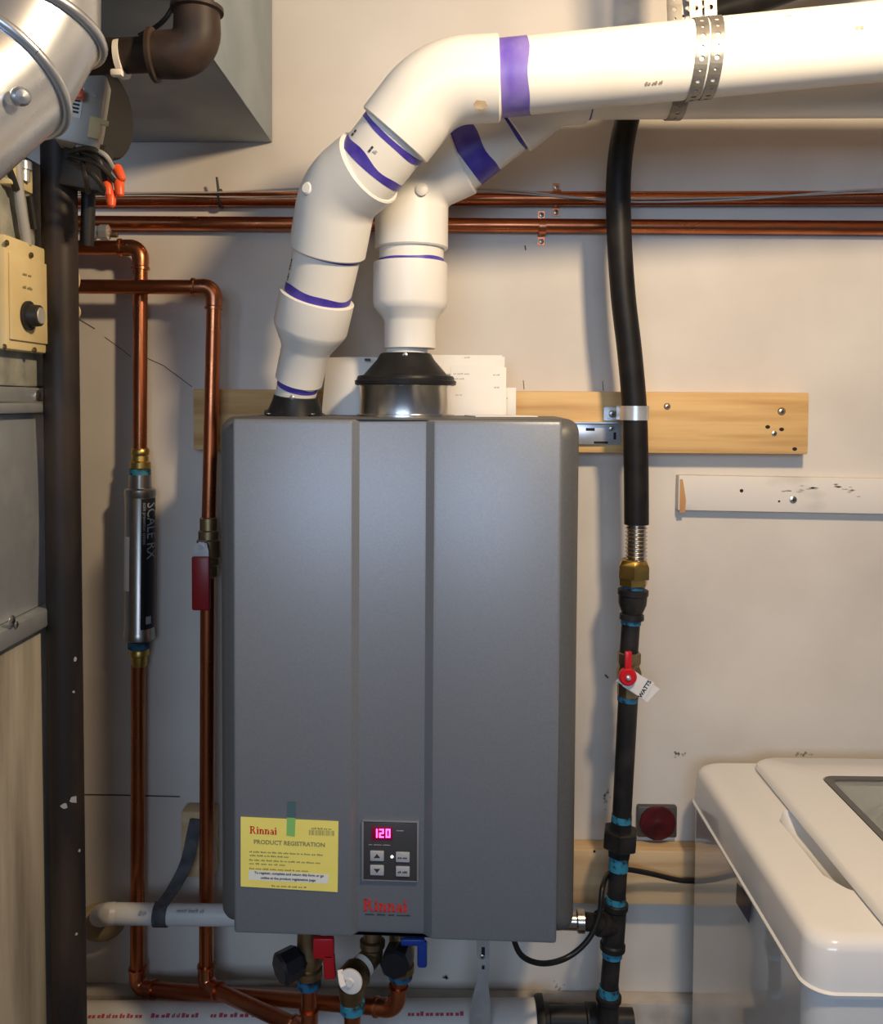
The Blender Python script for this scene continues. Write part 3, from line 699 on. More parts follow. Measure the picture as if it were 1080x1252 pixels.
# ------------------------------------------------------------------ copper lines
rc = .0111
def copper_run(name, pts, label, ends, bend=.022, leg=.030):
    root = thing(name, pts[0], label, 'copper pipe')
    P = [V(p) for p in pts]
    for i in range(len(P) - 1):
        d = (P[i + 1] - P[i]).normalized(); a = P[i] + d * (leg * .7 if i else 0); b = P[i + 1] - d * (leg * .7 if i < len(P) - 2 else 0)
        obj('pipe', MB().cyl(a, b, rc, seg=20), 'copper', root)
    for i in range(1, len(P) - 1): elbow('elbow', P[i - 1], P[i], P[i + 1], rc, leg, bend, 'copper_fit', root)
    return root
hu = copper_run('copper_pipe', [at(-60, 244, -.017), at(1780, 241, -.017)], 'upper of the two long horizontal copper pipes on the wall, with cable tied along', 0)
hl2 = copper_run('copper_pipe', [at(60, 272, -.015), at(1780, 283, -.015)], 'lower of the two long horizontal copper pipes crossing behind the vent pipes', 0)
obj('solder_drop', MB().box(at(231, 266, -.026), (.026, .003, .003), bev=.001), 'copper_fit', hl2)
def clip(px, py, half, root_label):
    Yp = -.026; c = at(px, py, -.002)
    root = thing('pipe_clip', c, root_label, 'pipe clip', 'copper clips on the wall')
    w = .011; rr = rc + .001
    pts = [V((c.x, -.001, c.z + half)), V((c.x, -.001, c.z + rr + .001))] + [V((c.x, -.0155 - rr * math.cos(R(a)), c.z + rr * math.sin(R(a)))) for a in range(75, -76, -15)] + [V((c.x, -.001, c.z - rr - .001)), V((c.x, -.001, c.z - half))]
    obj('band', MB().ribbon(pts, XX, w, .0012), 'copper_fit', root)
    for s in (1, -1): screw(V((c.x, -.002, c.z + s * (half - .006))), -YY, .0042, root)
    return root
clip(662, 279, .027, 'copper clip holding the lower horizontal copper pipe'); clip(680, 244, .026, 'copper clip holding the upper horizontal copper pipe')
cab = thing('signal_cable', at(300, 234, -.02), 'thin clear cable running along the upper horizontal copper pipe', 'cable')
obj('cable', MB().tube(catmull([at(x, y, -.030) for x, y in ((90, 238), (180, 236), (270, 235), (360, 231), (450, 232), (580, 231), (640, 234), (700, 241), (780, 247), (900, 244), (980, 238), (1080, 231), (1300, 228), (1780, 230))], 4), .0016, 8), 'cable_clear', cab)
obj('cable', MB().tube(catmull([at(x, y, -.030) for x, y in ((90, 241), (180, 239), (300, 241), (450, 238), (580, 235), (640, 237), (720, 243), (820, 243), (950, 240), (1080, 235), (1300, 234), (1780, 234))], 4), .0013, 8), 'cable_clear', cab)
zt_ = thing('cable_tie', at(270, 244, -.02), 'small black tie round the upper horizontal copper pipe', 'cable tie')
c = at(270, 243, -.017)
obj('loop', MB().lathe([(-.0018, .0135), (-.0018, .0150), (.0018, .0150), (.0018, .0135)], c, XX, 20), 'plastic_dark', zt_)
obj('tail', MB().cyl(c + V((0, -.013, .008)), c + V((-.002, -.016, .030)), .0022, .0018, 8), 'plastic_dark', zt_)
# filter line
y1 = -.042; F0, F1 = at(40, 302, y1), at(172, 303, y1); F2 = at(168, 1208, y1); Fz = at(171, 562, y1); Fb = at(169, 812, y1)
fl_ = thing('copper_pipe', at(168, 1208, y1), 'left vertical copper pipe that carries the steel filter cylinder', 'copper pipe')
obj('pipe', MB().cyl(F0, F1 - XX * .022, rc, seg=20), 'copper', fl_)
elbow('elbow', F0, F1, Fz, rc, .034, .028, 'copper_fit', fl_)
dz = (Fz - F1).normalized(); obj('pipe', MB().cyl(F1 + dz * .022, Fz, rc, seg=20), 'copper', fl_)
G1 = at(485, 1233, -.185); G2 = at(492, 1150, -.185)
obj('pipe', MB().cyl(Fb, F2 + ZZ * .02, rc, seg=20), 'copper', fl_)
elbow('elbow', Fb, F2, G1, rc, .034, .026, 'copper_fit', fl_)
dg = (G1 - F2).normalized(); obj('pipe', MB().cyl(F2 + dg * .02, G1 - dg * .02, rc, seg=20), 'copper', fl_)
elbow('elbow', F2, G1, G2, rc, .034, .026, 'copper_fit', fl_)
gz = at(490, 1196, -.185); obj('pipe', MB().cyl(G1 + ZZ * .02, gz, rc, seg=20), 'copper', fl_)
# line with the red lever
y2 = -.070; K0, K1, K2 = at(30, 350, y2), at(262, 351, y2), at(252, 1205, y2); K3 = at(378, 1262, -.215); K4 = at(379, 1180, -.215)
kl = thing('copper_pipe', K2, 'right vertical copper pipe beside the heater that carries the red lever valve', 'copper pipe')
obj('pipe', MB().cyl(K0, K1 - XX * .022, rc, seg=20), 'copper', kl); elbow('elbow', K0, K1, K2, rc, .034, .028, 'copper_fit', kl)
dk = (K2 - K1).normalized(); kv0, kv1 = at(255, 655, y2), at(254, 705, y2)
obj('pipe', MB().cyl(K1 + dk * .022, kv0, rc, seg=20), 'copper', kl); obj('pipe', MB().cyl(kv1, K2 - dk * .02, rc, seg=20), 'copper', kl)
elbow('elbow', K1, K2, K3, rc, .034, .026, 'copper_fit', kl)
dk3 = (K3 - K2).normalized(); obj('pipe', MB().cyl(K2 + dk3 * .02, K3 - dk3 * .02, rc, seg=20), 'copper', kl)
elbow('elbow', K2, K3, K4, rc, .034, .026, 'copper_fit', kl)
kz = at(378, 1206, -.215); obj('pipe', MB().cyl(K3 + ZZ * .02, kz, rc, seg=20), 'copper', kl)

# filter
fi = thing('scale_filter', at(172, 790, y1), 'steel scale filter cylinder with black printed label on the left copper pipe', 'water filter')
f0 = at(171.5, 596, y1); f1 = at(170, 783, y1); fd = f1 - f0; FL = fd.length; fx = fd.normalized(); RF = mm(19.2, y1)
yoff = V((0, 0, 0))
obj('body', MB().lathe([(0, RF * .86), (.003, RF * .98), (.012, RF), (.014, RF * .95), (.016, RF * .95), (FL - .016, RF * .95), (FL - .014, RF), (FL - .003, RF * .98), (FL, RF * .8)], f0, fx, 40), 'filter_steel', fi)
def cylpatch(r, a0, a1, s0, s1, m, name, N=14, th=.0005):
    vs = []; fs = []
    for rr in (r, r + th):
        for k in range(N + 1):
            a = R(a0 + (a1 - a0) * k / N)
            for s in (s0, s1): vs.append(f0 + fx * s + V((math.sin(a) * rr, -math.cos(a) * rr, 0)))
    M2 = (N + 1) * 2
    for k in range(N):
        q = (2 * k, 2 * k + 1, 2 * k + 3, 2 * k + 2); fs += [q, tuple(i + M2 for i in q)]
        fs += [(2 * k, 2 * k + 2, M2 + 2 * k + 2, M2 + 2 * k), (2 * k + 1, 2 * k + 3, M2 + 2 * k + 3, M2 + 2 * k + 1)]
    fs += [(0, 1, M2 + 1, M2), (2 * N, 2 * N + 1, M2 + 2 * N + 1, M2 + 2 * N)]
    return obj(name, MB().add(vs, fs), m, fi)
cylpatch(RF * .95, 24, 96, .016, FL - .022, 'black_cap', 'label_sticker'); cylpatch(RF * .95, -56, -22, FL * .31, FL * .66, 'nylon', 'barcode_sticker')
ao = R(-21)
def wrap_at(s_start, aoff, r):
    def w(x, y):                                  # text runs down the cylinder, letters turned a quarter
        an = R(aoff) + y / r; return f0 + fx * (s_start + x) + V((math.sin(an) * r, -math.cos(an) * r, 0))
    return w
rr_ = RF * .95 + .0009
obj('lettering', text_mb('SCALE RX', .026, (0, 0, 0), XX, ZZ, align='LEFT', wrap=wrap_at(.022, 46, rr_), squash=.78), 'label_print', fi)
obj('small_print', text_mb('scale prevention system', .0085, (0, 0, 0), XX, ZZ, align='LEFT', wrap=wrap_at(.022, 30, rr_), squash=.8), 'label_print', fi)
cylpatch(RF * .95 + .0005, 44, 66, FL - .042, FL - .030, 'label_print', 'print_mark', 4)
t0 = at(171.5, 548, y1)
obj('brass_fitting', MB().lathe([(0, .0125), (.003, .0145), (.010, .0145), (.012, .013), (.020, .0135), (.022, .0165), (.031, .0165), (.033, .0145)], t0, -ZZ, 24), 'brass', fi)
obj('thread_tape', MB().lathe([(0, .0145), (.001, .0165), (.011, .0165), (.012, .0145)], at(171.5, 573, y1), -ZZ, 24), 'dope_teal', fi)
obj('neck', MB().cyl(at(171.5, 580, y1), f0 + fx * .003, .0175, .018), 'filter_steel', fi)
obj('thread_tape', MB().lathe([(0, .0150), (.001, .0172), (.012, .0172), (.013, .0150)], at(170, 783, y1), -ZZ, 24), 'dope_blue', fi)
obj('brass_fitting', MB().lathe([(0, .0140), (.002, .0155), (.010, .0155), (.012, .0125), (.022, .0125), (.028, .0115)], at(170, 793, y1), -ZZ, 24), 'brass', fi)

# red lever valve on the second line
lvv = thing('lever_valve', at(254, 745, y2), 'inline brass valve with long dark red lever on the right vertical copper pipe', 'valve')
q0 = at(255.5, 632, y2)
obj('valve_body', MB().lathe([(0, .012), (.002, .0138), (.020, .0138), (.022, .016), (.034, .016), (.036, .0185), (.062, .0185), (.064, .016), (.074, .016), (.076, .0138), (.092, .0138), (.094, .012)], q0, -ZZ, 20), 'brass_old', lvv)
st = at(247, 668, y2 - .026); obj('stem_nut', MB().lathe([(-.016, .009), (0, .009), (.004, .008), (.004, .005), (.009, .005)], st, -YY, 6), 'zinc', lvv)
obj('lever_plate', MB().prism([(-.009, .006), (.009, .006), (.012, -.006), (.012, -.024), (-.012, -.024), (-.012, -.006)], st + V((0, -.004, 0)), XX, ZZ, .003), 'zinc', lvv)
a = at(246, 713, y2 - .031); obj('lever_grip', MB().box(a, (mm(22, y2), .010, mm(66, y2)), bev=.0035), 'red_dark', lvv, label='dark red vinyl lever grip')

# ------------------------------------------------------------------ valves under the heater
yh = -.215
hv = thing('service_valve', kz, 'brass hot service valve with black cap and red lever under the heater', 'valve')
obj('thread_tape', MB().lathe([(0, .0145), (.001, .017), (.013, .017), (.014, .0145)], at(378, 1206, yh), ZZ, 20), 'dope_blue', hv)
obj('valve_body', MB().lathe([(0, .016), (.002, .019), (.012, .019), (.014, .016), (.022, .0195), (.036, .0195), (.045, .017), (.075, .016), (.11, .015)], at(378, 1194, yh), ZZ, 24), 'brass_old', hv)
d = V((-.75, -.62, -.1)).normalized()
obj('union_nut', MB().lathe([(0, .014), (.018, .017), (.019, .0215), (.044, .0225), (.048, .019), (.048, 0)], at(378, 1166, yh), d, 8), 'black_cap', hv, label='black plastic cap')
obj('lever', MB().box(at(396, 1158, yh - .022), (mm(26, yh), .010, mm(26, yh)), bev=.003).box(at(403, 1180, yh - .022), (mm(15, yh), .010, mm(34, yh)), Matrix.Rotation(R(-4), 3, 'Y'), bev=.004), 'red_vinyl', hv, label='red plastic lever')
cv = thing('service_valve', gz, 'brass cold service valve with black cap and blue lever under the heater', 'valve')
yc = -.185
obj('thread_tape', MB().lathe([(0, .0145), (.001, .017), (.009, .017), (.010, .0145)], at(490, 1196, yc), ZZ, 20), 'dope_blue', cv)
obj('valve_body', MB().lathe([(0, .016), (.002, .0195), (.012, .0195), (.014, .0165), (.022, .0195), (.036, .0195), (.045, .017), (.075, .016), (.12, .015)], at(490, 1189, yc), ZZ, 24), 'brass_old', cv)
obj('union_nut', MB().lathe([(0, .014), (.012, .017), (.013, .0205), (.040, .0215), (.044, .018), (.044, 0)], at(490, 1160, yc), V((-.15, -.95, .05)), 8), 'black_cap', cv, label='black plastic cap')
obj('lever', MB().box(at(505, 1151, yc - .03), (mm(30, yc), .009, mm(9, yc)), bev=.003).box(at(516.5, 1166, yc - .03), (mm(12, yc), .009, mm(33, yc)), bev=.0035), 'blue_vinyl', cv, label='blue plastic lever')
rv = thing('relief_valve', at(430, 1252, -.23), 'angled brass relief valve with white disc under the heater middle', 'valve')
e0 = at(456, 1130, -.20); e1_ = at(455, 1168, -.205); e2_ = at(428, 1200, -.245)
obj('inlet', MB().lathe([(0, .013), (.02, .013), (.022, .018), (.030, .018), (.032, .0145), ((e0 - e1_).length + .004, .0145)], e0, e1_ - e0, 20), 'brass_old', rv)
obj('elbow', MB().tube(fillet([e1_ + ZZ * .012, e1_, e1_ + (e2_ - e1_) * .55], .012, 6), .0155, 20), 'brass_old', rv)
obj('seal_ring', MB().cyl(e1_ + (e2_ - e1_) * .35, e1_ + (e2_ - e1_) * .50, .0165, seg=20), 'nylon', rv, label='white ring')
obj('body', MB().lathe([(0, .016), (.008, .021), (.022, .0215), (.030, .018), (.034, .012), (.035, 0)], e1_ + (e2_ - e1_) * .5, e2_ - e1_, 24), 'brass_old', rv)
e3 = at(430, 1205, -.25)
obj('outlet', MB().lathe([(0, .018), (.016, .017), (.020, .0155), (.030, .0155)], e3, -ZZ, 20), 'brass_old', rv)
obj('disc', MB().lathe([(0, .0165), (.003, .0165), (.004, .014), (.004, .006), (.007, .005), (.007, 0)], at(429, 1199, -.272), V((-.2, -1, .05)), 28), 'tag_white', rv, label='white round cap disc')
obj('lift_lever', MB().ribbon([at(416, 1186, -.268), at(417, 1196, -.276), at(420, 1206, -.281)], XX, .007, .002), 'nylon', rv)
obj('thread_tape', MB().lathe([(0, .0145), (.001, .017), (.014, .017), (.015, .0145)], at(431, 1236, -.25), ZZ, 20), 'dope_teal', rv)
obj('outlet_pipe', MB().lathe([(0, .0125), (.006, .0125), (.007, .0115), (.12, .0115)], at(431, 1236, -.25), -ZZ, 20), 'copper', rv)

# ------------------------------------------------------------------ gas hose and gas pipe on the right
yg = -.118
gh = thing('gas_hose', at(778, 716, yg), 'black jacketed gas hose dropping from the white vent pipes to a brass nut', 'hose')
hose = catmull([at(x, y, Y) for x, y, Y in ((1300, -110, -.10), (1120, -60, -.10), (1010, -28, -.10), (940, -4, -.10), (868, 18, -.10), (815, 52, -.10), (785, 100, -.10), (766, 150, -.104), (757, 210, -.108), (757, 280, -.110), (762, 360, -.113), (770, 430, -.116), (776, 500, yg), (778, 570, yg), (778.5, 641, yg))], 6)
obj('jacket', MB().tube(hose, mm(15.0, yg), 24), 'jacket', gh)
c0 = at(778.5, 636, yg); c1 = at(778, 684, yg); pr = []; N = 10; L = (c1 - c0).length
for k in range(N * 8 + 1): pr.append((L * k / (N * 8), .0150 + .0014 * math.cos(2 * math.pi * k / 8)))
obj('corrugated_tube', MB().lathe(pr, c0, c1 - c0, 28), 'stainless', gh, label='corrugated steel tube end')
def gp(px, py): return at(px, py, yg)
def gl(cx0, cx1, prof, m, name, parent, seg=24, rot=0):
    """fitting by pixel rows: prof = (row, width px)"""
    y0, y1 = prof[0][0], prof[-1][0]; a = gp(cx0, y0); b = gp(cx1, y1); L = (b - a).length
    return obj(name, MB().lathe([(L * (y - y0) / (y1 - y0), mm(w / 2, yg)) for y, w in prof], a, b - a, seg, rot), m, parent)
gl(776, 775, [(683, 28), (685, 34), (692, 41), (706, 41.5), (707, 36)], 'brass', 'hex_nut', gh, 6, R(10))
gl(775, 775, [(706, 36), (707, 36), (715, 36), (716, 32)], 'brass', 'hex_flange', gh, 6, R(20))
gpipe = thing('gas_pipe', gp(743, 1252), 'black iron gas pipe with red-handled valve and union right of the heater', 'gas pipe')
gl(775, 775, [(714, 27), (721, 27)], 'dope_blue', 'thread_tape', gpipe)
gl(774.5, 772.5, [(720, 34), (721, 37.5), (727, 37.5), (728, 35), (738, 34), (745, 29), (750, 25), (751, 29.5), (757, 30), (758, 25)], 'iron', 'reducer', gpipe)
gl(772, 771.5, [(757, 24.5), (763, 24.5)], 'dope_blue', 'thread_tape', gpipe); gl(772, 769, [(757, 22.6), (800, 22.6)], 'iron', 'nipple', gpipe)
vbod = gl(769.5, 768.5, [(797, 26), (798, 29), (810, 29), (811, 27), (814, 26), (820, 31), (832, 31), (838, 26), (839, 28), (850, 28), (851, 24)], 'brass_old', 'valve_body', gpipe, 8, R(22.5))
hb = at(767.5, 827, yg - .024)
mb = MB().lathe([(0, .0125), (.004, .0135), (.010, .0130), (.012, .011), (.012, .004)], hb + YY * .006, -YY, 24)
t = at(768.5, 799, yg - .024); mb.box((hb + t) / 2 + V((0, -.001, .002)), (.0105, .007, (t - hb).length + .004), bev=.0025)
obj('handle', mb, 'red_vinyl', vbod, label='red tee handle'); obj('handle_screw', MB().lathe([(0, .0038), (.003, .0034), (.004, 0)], hb + V((0, -.006, 0)), -YY, 12), 'zinc', vbod)
tc = at(779, 836, yg - .020); tx = V((math.cos(R(-31)), 0, math.sin(R(-31)))); ty = V((math.sin(R(31)), 0, math.cos(R(31))))
tg_ = obj('tag', MB().prism([(-.028, -.0125), (.021, -.0145), (.021, .0145), (-.028, .0125)], tc, tx, ty, .0006), 'tag_white', vbod, label='white paper tag')
tg2 = obj('tag', MB().prism([(-.020, -.015), (.024, -.016), (.029, .010), (-.018, .014)], tc + V((.004, .003, -.002)), tx, ty, .0006), 'tag_white', vbod, label='white paper tag behind')
obj('tag_lettering', text_mb('WATTS', .0085, tc + tx * .0165 + ty * -.0005 - YY * .0008, ty, -tx, off=.0003, lift=.0003), 'ink', vbod)
gl(768.5, 760.5, [(848, 24.4), (998, 23.6)], 'iron', 'pipe', gpipe); gl(768, 767.5, [(850, 25.5), (857, 25.2)], 'dope_blue', 'thread_tape', gpipe)
gl(760.5, 760, [(996, 25), (1006, 25)], 'dope_teal', 'thread_tape', gpipe)
un = gl(760, 757, [(1004, 29), (1013, 29), (1013.3, 41), (1015, 45), (1034, 45), (1036, 41), (1036.3, 31), (1046, 29)], 'iron', 'union', gpipe, 6, R(12))
gl(757, 756, [(1045, 24.5), (1063, 24.5)], 'dope_teal', 'thread_tape', gpipe); gl(757, 753.5, [(1045, 22.8), (1104, 22.8)], 'iron', 'nipple', gpipe)
gl(753.5, 753, [(1096, 25), (1106, 25)], 'dope_teal', 'thread_tape', gpipe)
gl(753, 749, [(1103, 29), (1104, 31.5), (1110, 31.5), (1112, 28), (1152, 28), (1154, 31.5), (1160, 31.5), (1161, 28)], 'iron', 'tee', gpipe)
ta = gp(751, 1131); tb = hp(HW + .028, -.155, at(708, 1123, -.14).z)
obj('tee_branch', MB().lathe([(0, .0165), (.020, .0155), (.022, .0185), (.030, .0185), (.031, .013), ((tb - ta).length, .013)], ta, tb - ta, 24), 'iron', gpipe)
gl(749, 748.5, [(1160, 25), (1169, 25)], 'dope_teal', 'thread_tape', gpipe); gl(749, 744.5, [(1158, 22.5), (1214, 22.5)], 'iron', 'nipple', gpipe)
gl(745, 744.5, [(1206, 25), (1219, 25)], 'dope_teal', 'thread_tape', gpipe)
gl(744.5, 743, [(1216, 28), (1217, 32), (1222, 32), (1224, 27), (1240, 27), (1250, 24), (1262, 24)], 'iron', 'coupling', gpipe)
pf = gp(743, 1260); obj('drop_pipe', MB().cyl(pf, (pf.x - .01, yg, .002), .0142, seg=20), 'iron', gpipe)
# low black pipe behind
lpipe = thing('iron_pipe', at(700, 1245, -.12), 'low grimy black iron pipe at the bottom edge below the heater', 'pipe')
obj('pipe', MB().lathe([(0, .024), (.018, .024), (.02, .020), (.075, .020), (.077, .0245), (.093, .0245), (.095, .018), (.15, .018)], at(657, 1246, -.075), XX, 24), 'iron', lpipe)
# hose clamp on the plank
hc = thing('hose_clamp', at(775, 506, -.04), 'zinc hose clamp screwed to the plank round the black gas hose', 'clamp')
ch = at(777, 505, yg); rr = mm(15, yg) + .0012; pts = []
ax0 = at(748, 506, -.040)
pts = [V((ax0.x - .012, -.0385, ax0.z)), V((ax0.x + .010, -.0385, ax0.z)), V((ch.x - rr, -.075, ch.z))] + [V((ch.x + rr * math.cos(R(a)), yg + rr * math.sin(R(a)), ch.z)) for a in range(180, 361, 15)] + [V((ch.x + rr, -.045, ch.z))]
obj('band', MB().ribbon(pts, ZZ, .021, .0014), 'zinc', hc); screw(at(749, 506, -.0395), -YY, .006, hc)
# wall bracket of the heater
wb = thing('mounting_bracket', at(735, 530, -.04), 'zinc mounting bracket strip from the heater to the plank beside the hose', 'bracket')
a = at(690, 516, -.046); b = at(760, 544, -.046)
obj('plate', MB().box(((a.x + b.x) / 2, -.0405, (a.z + b.z) / 2), (b.x - a.x, .004, a.z - b.z), bev=.0015), 'zinc', wb)
obj('lip', MB().box(((a.x + b.x) / 2, -.046, a.z - .0008), (b.x - a.x, .014, .0022)), 'zinc', wb)
obj('slot', MB().box(at(722, 525, -.0428), (.014, .001, .0045), bev=.0004), 'hole', wb); obj('slot', MB().box(at(735, 541, -.0428), (.022, .001, .0035), bev=.0003), 'hole', wb); obj('slot', MB().box(at(752, 533, -.0428), (.004, .001, .011), bev=.0003), 'hole', wb)
screw(at(748, 524, -.043), -YY, .0045, wb)
# electrical box
eb = thing('wall_box', at(804, 1025, -.01), 'dark square box with round red seal on the wall above the pale plank', 'box')
a = at(780, 986, -.012); b = at(828, 1025, -.012); c = (a + b) / 2
obj('plate', MB().box((c.x, -.006, c.z), (b.x - a.x, .012, a.z - b.z), bev=.003), 'box_metal', eb)
rnd = random.Random(3); pr = [(0, .0285), (.003, .0290), (.005, .0275), (.006, .020), (.0045, .010), (.006, .006), (.006, 0)]
obj('red_seal', MB().lathe(pr, (at(804, 1005, -.012).x, -.0118, at(804, 1005.5, -.012).z), -YY, 14, sx=1.02), 'red_seal', eb, label='crumpled dark red round seal')
# power cord
pc = thing('power_cord', at(660, 1178, -.2), 'thin black power cord looping from the heater behind the gas pipe', 'cord')
cp_ = catmull([at(x, y, Y) for x, y, Y in ((628, 1128, -.20), (629, 1150, -.20), (640, 1170, -.20), (665, 1178, -.19), (695, 1170, -.17), (720, 1148, -.165), (733, 1118, -.16), (737, 1085, -.15), (745, 1068, -.10), (764, 1063, -.075), (795, 1068, -.06), (830, 1076, -.05), (856, 1077, -.046), (900, 1076, -.042))], 6)
obj('cable', MB().tube(cp_, .0040, 10), 'cord', pc); obj('grommet', MB().lathe([(0, .008), (.010, .0075), (.016, .005)], at(628, 1146, -.20) + ZZ * .012, -ZZ, 14), 'cord', pc)

# ------------------------------------------------------------------ washing machine
XW = .374; ZS = atX(930, 1105, XW).z; ZS = 0.981; ZT = 1.040; YB = -.055; YFW = -.525; XR = XW + .62
wm = thing('washing_machine', ((XW + XR) / 2, (YB + YFW) / 2, 0), 'white top-loading washing machine with dark framed glass lid at lower right', 'washing machine')
for sx_ in (XW + .05, XR - .05):
    for sy_ in (YB - .05, YFW + .05): obj('foot', MB().lathe([(0, .02), (.008, .02), (.010, .012), (.014, .012)], (sx_, sy_, 0), ZZ, 16), 'plastic_dark', wm)
# deck: rounded outline, sloping sides, with basket opening and a finger scoop cut in
def deck_ring(ins, rad, n=8):
    x0, x1, y0, y1 = XW + ins, XR - ins, YFW + ins, YB - ins * .6; out = []
    for cx, cy, a0 in ((x1 - rad, y1 - rad, 0), (x0 + rad, y1 - rad, 90), (x0 + rad, y0 + rad, 180), (x1 - rad, y0 + rad, 270)):
        for k in range(n + 1): a = R(a0 + 90 * k / n); out.append((cx + rad * math.cos(a), cy + rad * math.sin(a)))
    return out
LV = [(ZS - .002, .004, .028), (ZS + .000, -.001, .030), (ZS + .004, -.002, .030), (ZS + .006, .0005, .030), (ZS + .046, .0035, .030), (ZS + .052, .0055, .031), (ZS + .0565, .010, .032), (ZT - .0006, .015, .034), (ZT, .022, .036)]
vs = []; fs = []; 
for z, ins, rd in LV:
    P = deck_ring(ins, rd); N = len(P); vs += [V((x, y, z)) for x, y in P]
for i in range(len(LV) - 1):
    for k in range(N): k2 = (k + 1) % N; fs.append((i * N + k, i * N + k2, (i + 1) * N + k2, (i + 1) * N + k))
fs.append(tuple(reversed(range(N)))); fs.append(tuple(range((len(LV) - 1) * N, len(LV) * N)))
P = deck_ring(.003, .028); N2 = len(P)
obj('cabinet', MB().add([V((x, y, .012)) for x, y in P] + [V((x, y, ZS - .0025)) for x, y in P], [tuple(reversed(range(N2))), tuple(range(N2, 2 * N2))] + [(k, (k + 1) % N2, N2 + (k + 1) % N2, N2 + k) for k in range(N2)]), 'washer_side', wm)
deck = obj('top_deck', MB().add(vs, fs), 'washer_white', wm)
def cut(target, mb):
    me = bpy.data.meshes.new('cutter'); me.from_pydata(mb.v, [], mb.f); bm = bmesh.new(); bm.from_mesh(me); bmesh.ops.recalc_face_normals(bm, faces=bm.faces); bm.to_mesh(me); bm.free()
    co = bpy.data.objects.new('cutter', me); COL.objects.link(co)
    md = target.modifiers.new('b', 'BOOLEAN'); md.operation = 'DIFFERENCE'; md.object = co; md.solver = 'EXACT'
    bpy.context.view_layer.update(); dg = bpy.context.evaluated_depsgraph_get()
    nm = bpy.data.meshes.new_from_object(target.evaluated_get(dg)); target.modifiers.clear(); old = target.data; target.data = nm; nm.name = old.name
    for p in nm.polygons: p.use_smooth = True
    nm.set_sharp_from_angle(angle=R(38)); bpy.data.objects.remove(co); bpy.data.meshes.remove(me); bpy.data.meshes.remove(old)
# lid frame outline on the deck top
l_back = atZ(926, 945, ZT); l_front = atZ(1076, 1150, ZT)
LX = l_back.x; LY1 = YB - .012; LY0 = l_front.y - .006
sc = atZ(980, 1040, ZT)
gx0, gy1 = atZ(1001, 949, ZT + .012).x, atZ(1010, 949, ZT + .012).y
gx1, gy0 = XR - .13, LY0 + .09
cut(deck, MB().box(((gx0 + gx1) / 2, (gy0 + gy1) / 2, ZT), (gx1 - gx0 - .02, gy1 - gy0 - .02, .2)))
s_a = atZ(958, 992, ZT); s_b = atZ(1012, 1086, ZT)
cut(deck, MB().lathe([(-.5 * (s_a - s_b).length - .012, 0), (-.5 * (s_a - s_b).length, .012), (-.35 * (s_a - s_b).length, .026), (.35 * (s_a - s_b).length, .028), (.5 * (s_a - s_b).length, .014), (.5 * (s_a - s_b).length + .012, 0)], V((LX + .004, (s_a.y + s_b.y) / 2, ZT + .008)), YY, 24))
# lid: bevelled slab with opening
def lid_ring(ins, rad, z, n=8):
    x0, x1, y0, y1 = LX + ins, XR - (LX - XW) - ins, LY0 + ins, LY1 - ins; out = []
    for cx, cy, a0 in ((x1 - rad, y1 - rad, 0), (x0 + rad, y1 - rad, 90), (x0 + rad, y0 + rad, 180), (x1 - rad, y0 + rad, 270)):
        for k in range(n + 1): a = R(a0 + 90 * k / n); out.append(V((cx + rad * math.cos(a), cy + rad * math.sin(a), z)))
    return out
def hole_ring(ins, rad, z, n=8):
    x0, x1, y0, y1 = gx0 + ins, gx1 - ins, gy0 + ins, gy1 - ins; out = []
    for cx, cy, a0 in ((x1 - rad, y1 - rad, 0), (x0 + rad, y1 - rad, 90), (x0 + rad, y0 + rad, 180), (x1 - rad, y0 + rad, 270)):
        for k in range(n + 1): a = R(a0 + 90 * k / n); out.append(V((cx + rad * math.cos(a), cy + rad * math.sin(a), z)))
    return out
rings = [lid_ring(.003, .03, ZT + .001), lid_ring(.0, .032, ZT + .003), lid_ring(.002, .032, ZT + .009), lid_ring(.008, .032, ZT + .013), hole_ring(0, .02, ZT + .0135), hole_ring(.002, .018, ZT + .010), hole_ring(.002, .018, ZT + .001)]
def loft(rings, close=True):
    N = len(rings[0]); vs = [p for r_ in rings for p in r_]; fs = []; m_ = len(rings)
    for i in range(m_ if close else m_ - 1):
        j = (i + 1) % m_
        for k in range(N): k2 = (k + 1) % N; fs.append((i * N + k, i * N + k2, j * N + k2, j * N + k))
    return MB().add(vs, fs)
lid = obj('lid', loft(rings), 'washer_white', wm)
obj('glass_frame', loft([hole_ring(.002, .018, ZT + .0135), hole_ring(.002, .018, ZT + .006), hole_ring(.013, .012, ZT + .006), hole_ring(.013, .012, ZT + .0125)]), 'washer_trim', lid)
g = loft([hole_ring(.0125, .012, ZT + .008), hole_ring(.0125, .012, ZT + .011)], False); N = 36; g.f += [tuple(reversed(range(N))), tuple(range(N, 2 * N))]
obj('glass_pane', g, 'washer_glass', lid)
tcx, tcy = (gx0 + gx1) / 2 + .01, (gy0 + gy1) / 2
obj('tub', MB().lathe([(ZS - .02, .165), (ZS + .028, .165), (ZS + .032, .155), (ZS + .030, .148), (ZS - .02, .145), (ZS - .018, 0)], (tcx, tcy, 0), ZZ, 48), 'tub', wm)
# sticker on the side
P = [atX(x, y, XW - .0006) for x, y in ((901, 1079), (919, 1103), (916, 1129), (900, 1103))]
obj('side_sticker', MB().add(P + [p + XX * .0005 for p in P], [(0, 1, 2, 3), (4, 5, 6, 7), (0, 1, 5, 4), (1, 2, 6, 5), (2, 3, 7, 6), (3, 0, 4, 7)]), 'sticker', wm, label='small dark sticker on the side')

